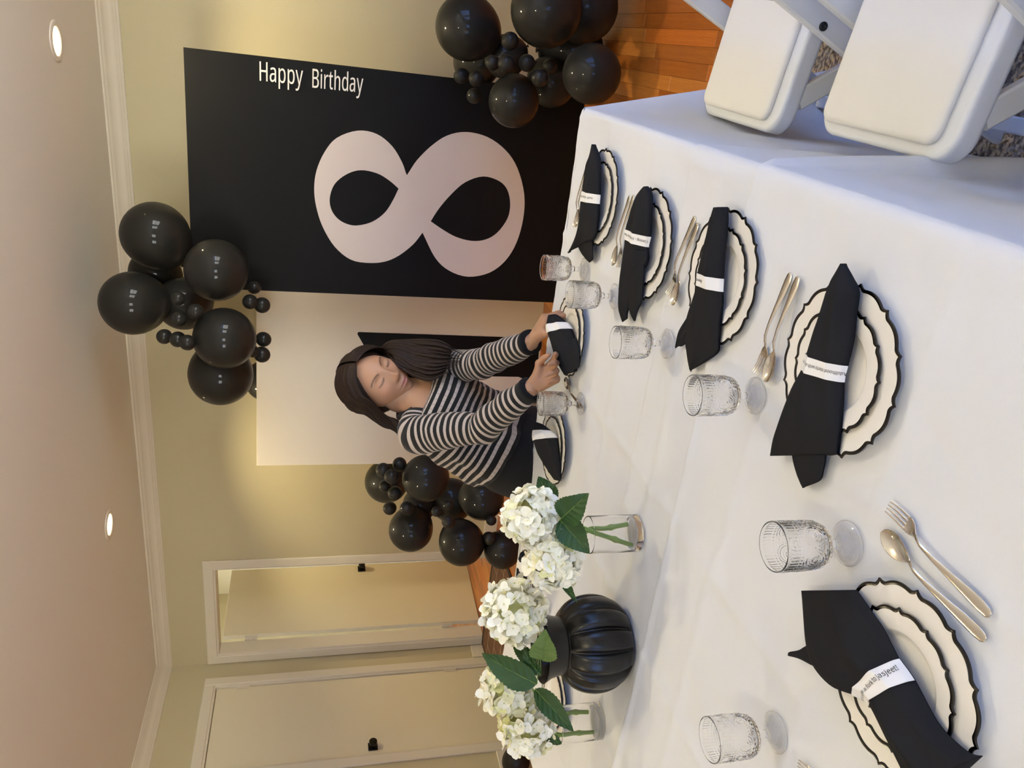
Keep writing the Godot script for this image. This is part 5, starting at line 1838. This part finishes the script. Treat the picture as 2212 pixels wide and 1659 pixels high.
			b.tube(pts, rad, 6, Vector3(0.3, 0.2, 0.9))
	part(o, "hair", b.mesh(), hair)

func bell_(x: float, s: float) -> float:
	return exp(-x * x / (s * s))

func make_clothes(o: Node3D, org: Vector3, RS: Vector3, RE: Vector3, RW: Vector3, LS: Vector3, LE: Vector3, LW: Vector3) -> void:
	# black and cream stripes woven with fine ribs; v runs along the body in metres
	var im := Image.create(64, 64, false, Image.FORMAT_RGB8)
	for y in 64:
		for x in 64:
			var c := Color(0.055, 0.053, 0.055)
			if y > 34 and y < 62:
				c = Color(0.74, 0.69, 0.65)
				if x % 16 < 2:
					c = Color(0.60, 0.555, 0.52)
				elif x % 4 == 0:
					c = c.darkened(0.06)
			im.set_pixel(x, y, c)
	var knit := mat("striped_knit", Color(1, 1, 1), 0.9)
	knit.albedo_texture = ImageTexture.create_from_image(im)
	knit.uv1_scale = Vector3(14, 1.0 / 0.0205, 1)
	knit.rim_enabled = true
	knit.rim = 0.2
	var dark := mat("black_knit", Color(0.035, 0.034, 0.036), 0.9)
	var navy := mat("dark_trousers", Color(0.022, 0.025, 0.038), 0.85)
	navy.rim_enabled = true
	navy.rim = 0.2
	var shoe := mat("black_shoe", Color(0.02, 0.02, 0.02), 0.5)
	var nz := FastNoiseLite.new()
	nz.seed = 9
	nz.frequency = 9.0
	nz.fractal_octaves = 2
	var loft := func(C: Array, lat: Vector3, hw: Array, hd: Array, segs: int, rows: int, wrinkle: float, dip: float) -> MB:
		var b := MB.new()
		var cs := spline(C, rows)
		var ws := spline(hw, rows)
		var ds := spline(hd, rows)
		var run := [0.0]
		for j in rows:
			run.append(run[j] + (cs[j + 1] - cs[j]).length())
		b.grid(segs, rows, func(u: float, w: float) -> Vector3:
			var j := int(round(w * rows))
			var d: Vector3 = (cs[mini(j + 1, rows)] - cs[maxi(j - 1, 0)]).normalized()
			var l := (lat - d * lat.dot(d)).normalized()
			var fr := l.cross(d)                     # towards the front of the body
			var a := -u * TAU
			var ca := cos(a)
			var sa := sin(a)
			var p: Vector3 = cs[j] + l * (ws[j] * signf(ca) * pow(absf(ca), 0.86)) + fr * (ds[j] * sa)
			p += (l * ca + fr * sa) * (wrinkle * nz.get_noise_3dv(Vector3(p.x, p.y, p.z) + Vector3(0, 0, 3)) * (1.0 - 0.7 * w))
			if dip > 0.0 and w > 0.6:
				p -= d * dip * maxf(sa, 0.0) * smoothstep(0.6, 1.0, w)
			return p - org)
		for j in rows + 1:
			for i in segs + 1:
				b.uv[j * (segs + 1) + i] = Vector2(float(i) / segs, run[j])
		return b
	var lat := (LS - RS).normalized()
	var spine := [Vector3(-1.150, 0.798, -2.065), Vector3(-1.143, 0.810, -2.066), Vector3(-1.134, 0.828, -2.069), Vector3(-1.110, 0.875, -2.079), Vector3(-1.078, 0.930, -2.090), Vector3(-1.049, 0.979, -2.102), Vector3(-1.030, 1.020, -2.110), Vector3(-1.018, 1.053, -2.118), Vector3(-1.012, 1.075, -2.122), Vector3(-1.008, 1.092, -2.124)]
	var tor: MB = loft.call(spine, lat, [0.150, 0.158, 0.158, 0.150, 0.150, 0.157, 0.162, 0.152, 0.118, 0.078], [0.125, 0.130, 0.128, 0.118, 0.118, 0.128, 0.118, 0.092, 0.076, 0.066], 72, 72, 0.022, 0.055)
	part(o, "sweater", tor.mesh(), knit)
	# neckband along the sweater's last ring
	var ring := []
	for i in 73:
		ring.append(tor.v[72 * 73 + i])
	var rr := []
	for p: Vector3 in ring:
		rr.append(0.0095)
	var nb := MB.new()
	nb.tube(ring, rr, 8, Vector3.UP, false)
	part(o, "neckband", nb.mesh(), dark)
	for s in 2:
		var S: Vector3 = [RS, LS][s]
		var E: Vector3 = [RE, LE][s]
		var W: Vector3 = [RW, LW][s]
		var inward := (Vector3(-1.02, 1.02, -2.11) - S).normalized()
		var pts := spline([S + inward * 0.055, S + (E - S) * 0.04 + Vector3(0, 0.0, 0), S.lerp(E, 0.35), S.lerp(E, 0.75), E + (E - (S + W) * 0.5).normalized() * 0.004, E.lerp(W, 0.25), E.lerp(W, 0.6), W - (W - E).normalized() * 0.012], 60)
		var base := spline([0.056, 0.060, 0.055, 0.048, 0.045, 0.044, 0.039, 0.0325], 60)
		var rad := []
		for j in 61:
			var t := j / 60.0
			rad.append(base[j] * (1.0 + 0.045 * sin(t * 46.0) * smoothstep(0.3, 0.5, t) * smoothstep(0.95, 0.7, t) + 0.03 * sin(t * 23.0 + s)))
		var b := MB.new()
		b.tube(pts, rad, 32, Vector3.UP, false)
		for i in b.v.size():
			b.v[i] += Vector3(1, 1, 1) * 0.004 * nz.get_noise_3dv(b.v[i] * 1.4) - org
		part(o, "sleeve", b.mesh(), knit)
		b = MB.new()
		var d := (W - E).normalized()
		b.tube([W - d * 0.018 - org, W - d * 0.012 - org, W - d * 0.001 - org, W + d * 0.002 - org, W - d * 0.004 - org], [0.0335, 0.0345, 0.0345, 0.0325, 0.029], 28, Vector3.UP, false)
		part(o, "cuff", b.mesh(), dark)
	# trousers
	var hipc := [Vector3(-1.188, 0.60, -2.055), Vector3(-1.182, 0.68, -2.056), Vector3(-1.166, 0.755, -2.059), Vector3(-1.138, 0.826, -2.068)]
	var lm: MB = loft.call(hipc, lat, [0.142, 0.158, 0.152, 0.140], [0.118, 0.130, 0.122, 0.105], 48, 24, 0.006, 0.0)
	var legs := MB.new()
	legs.join(lm)
	for q: Array in [[Vector3(-1.225, 0.66, -1.985), Vector3(-1.205, 0.42, -2.02), Vector3(-1.215, 0.06, -2.05)], [Vector3(-1.135, 0.64, -2.135), Vector3(-1.085, 0.42, -2.14), Vector3(-1.075, 0.06, -2.17)]]:
		var p := spline([q[0], q[1], q[2]], 20)
		var r := []
		for j in 21:
			p[j] -= org
			r.append(lerpf(0.098, 0.062, j / 20.0))
		legs.tube(p, r, 24, Vector3.BACK)
	part(o, "trousers", legs.mesh(), navy)
	for q: Vector3 in [Vector3(-1.215, 0, -2.05), Vector3(-1.075, 0, -2.17)]:
		var b := MB.new()
		var d := Vector3(0.79, 0, 0.61)
		b.tube([q - d * 0.07 + Vector3(0, 0.035, 0) - org, q - d * 0.04 + Vector3(0, 0.042, 0) - org, q + d * 0.05 + Vector3(0, 0.040, 0) - org, q + d * 0.12 + Vector3(0, 0.028, 0) - org, q + d * 0.165 + Vector3(0, 0.022, 0) - org], [Vector2(0.02, 0.03), Vector2(0.036, 0.042), Vector2(0.040, 0.040), Vector2(0.040, 0.028), Vector2(0.018, 0.016)], 18)
		part(o, "shoe", b.mesh(), shoe)
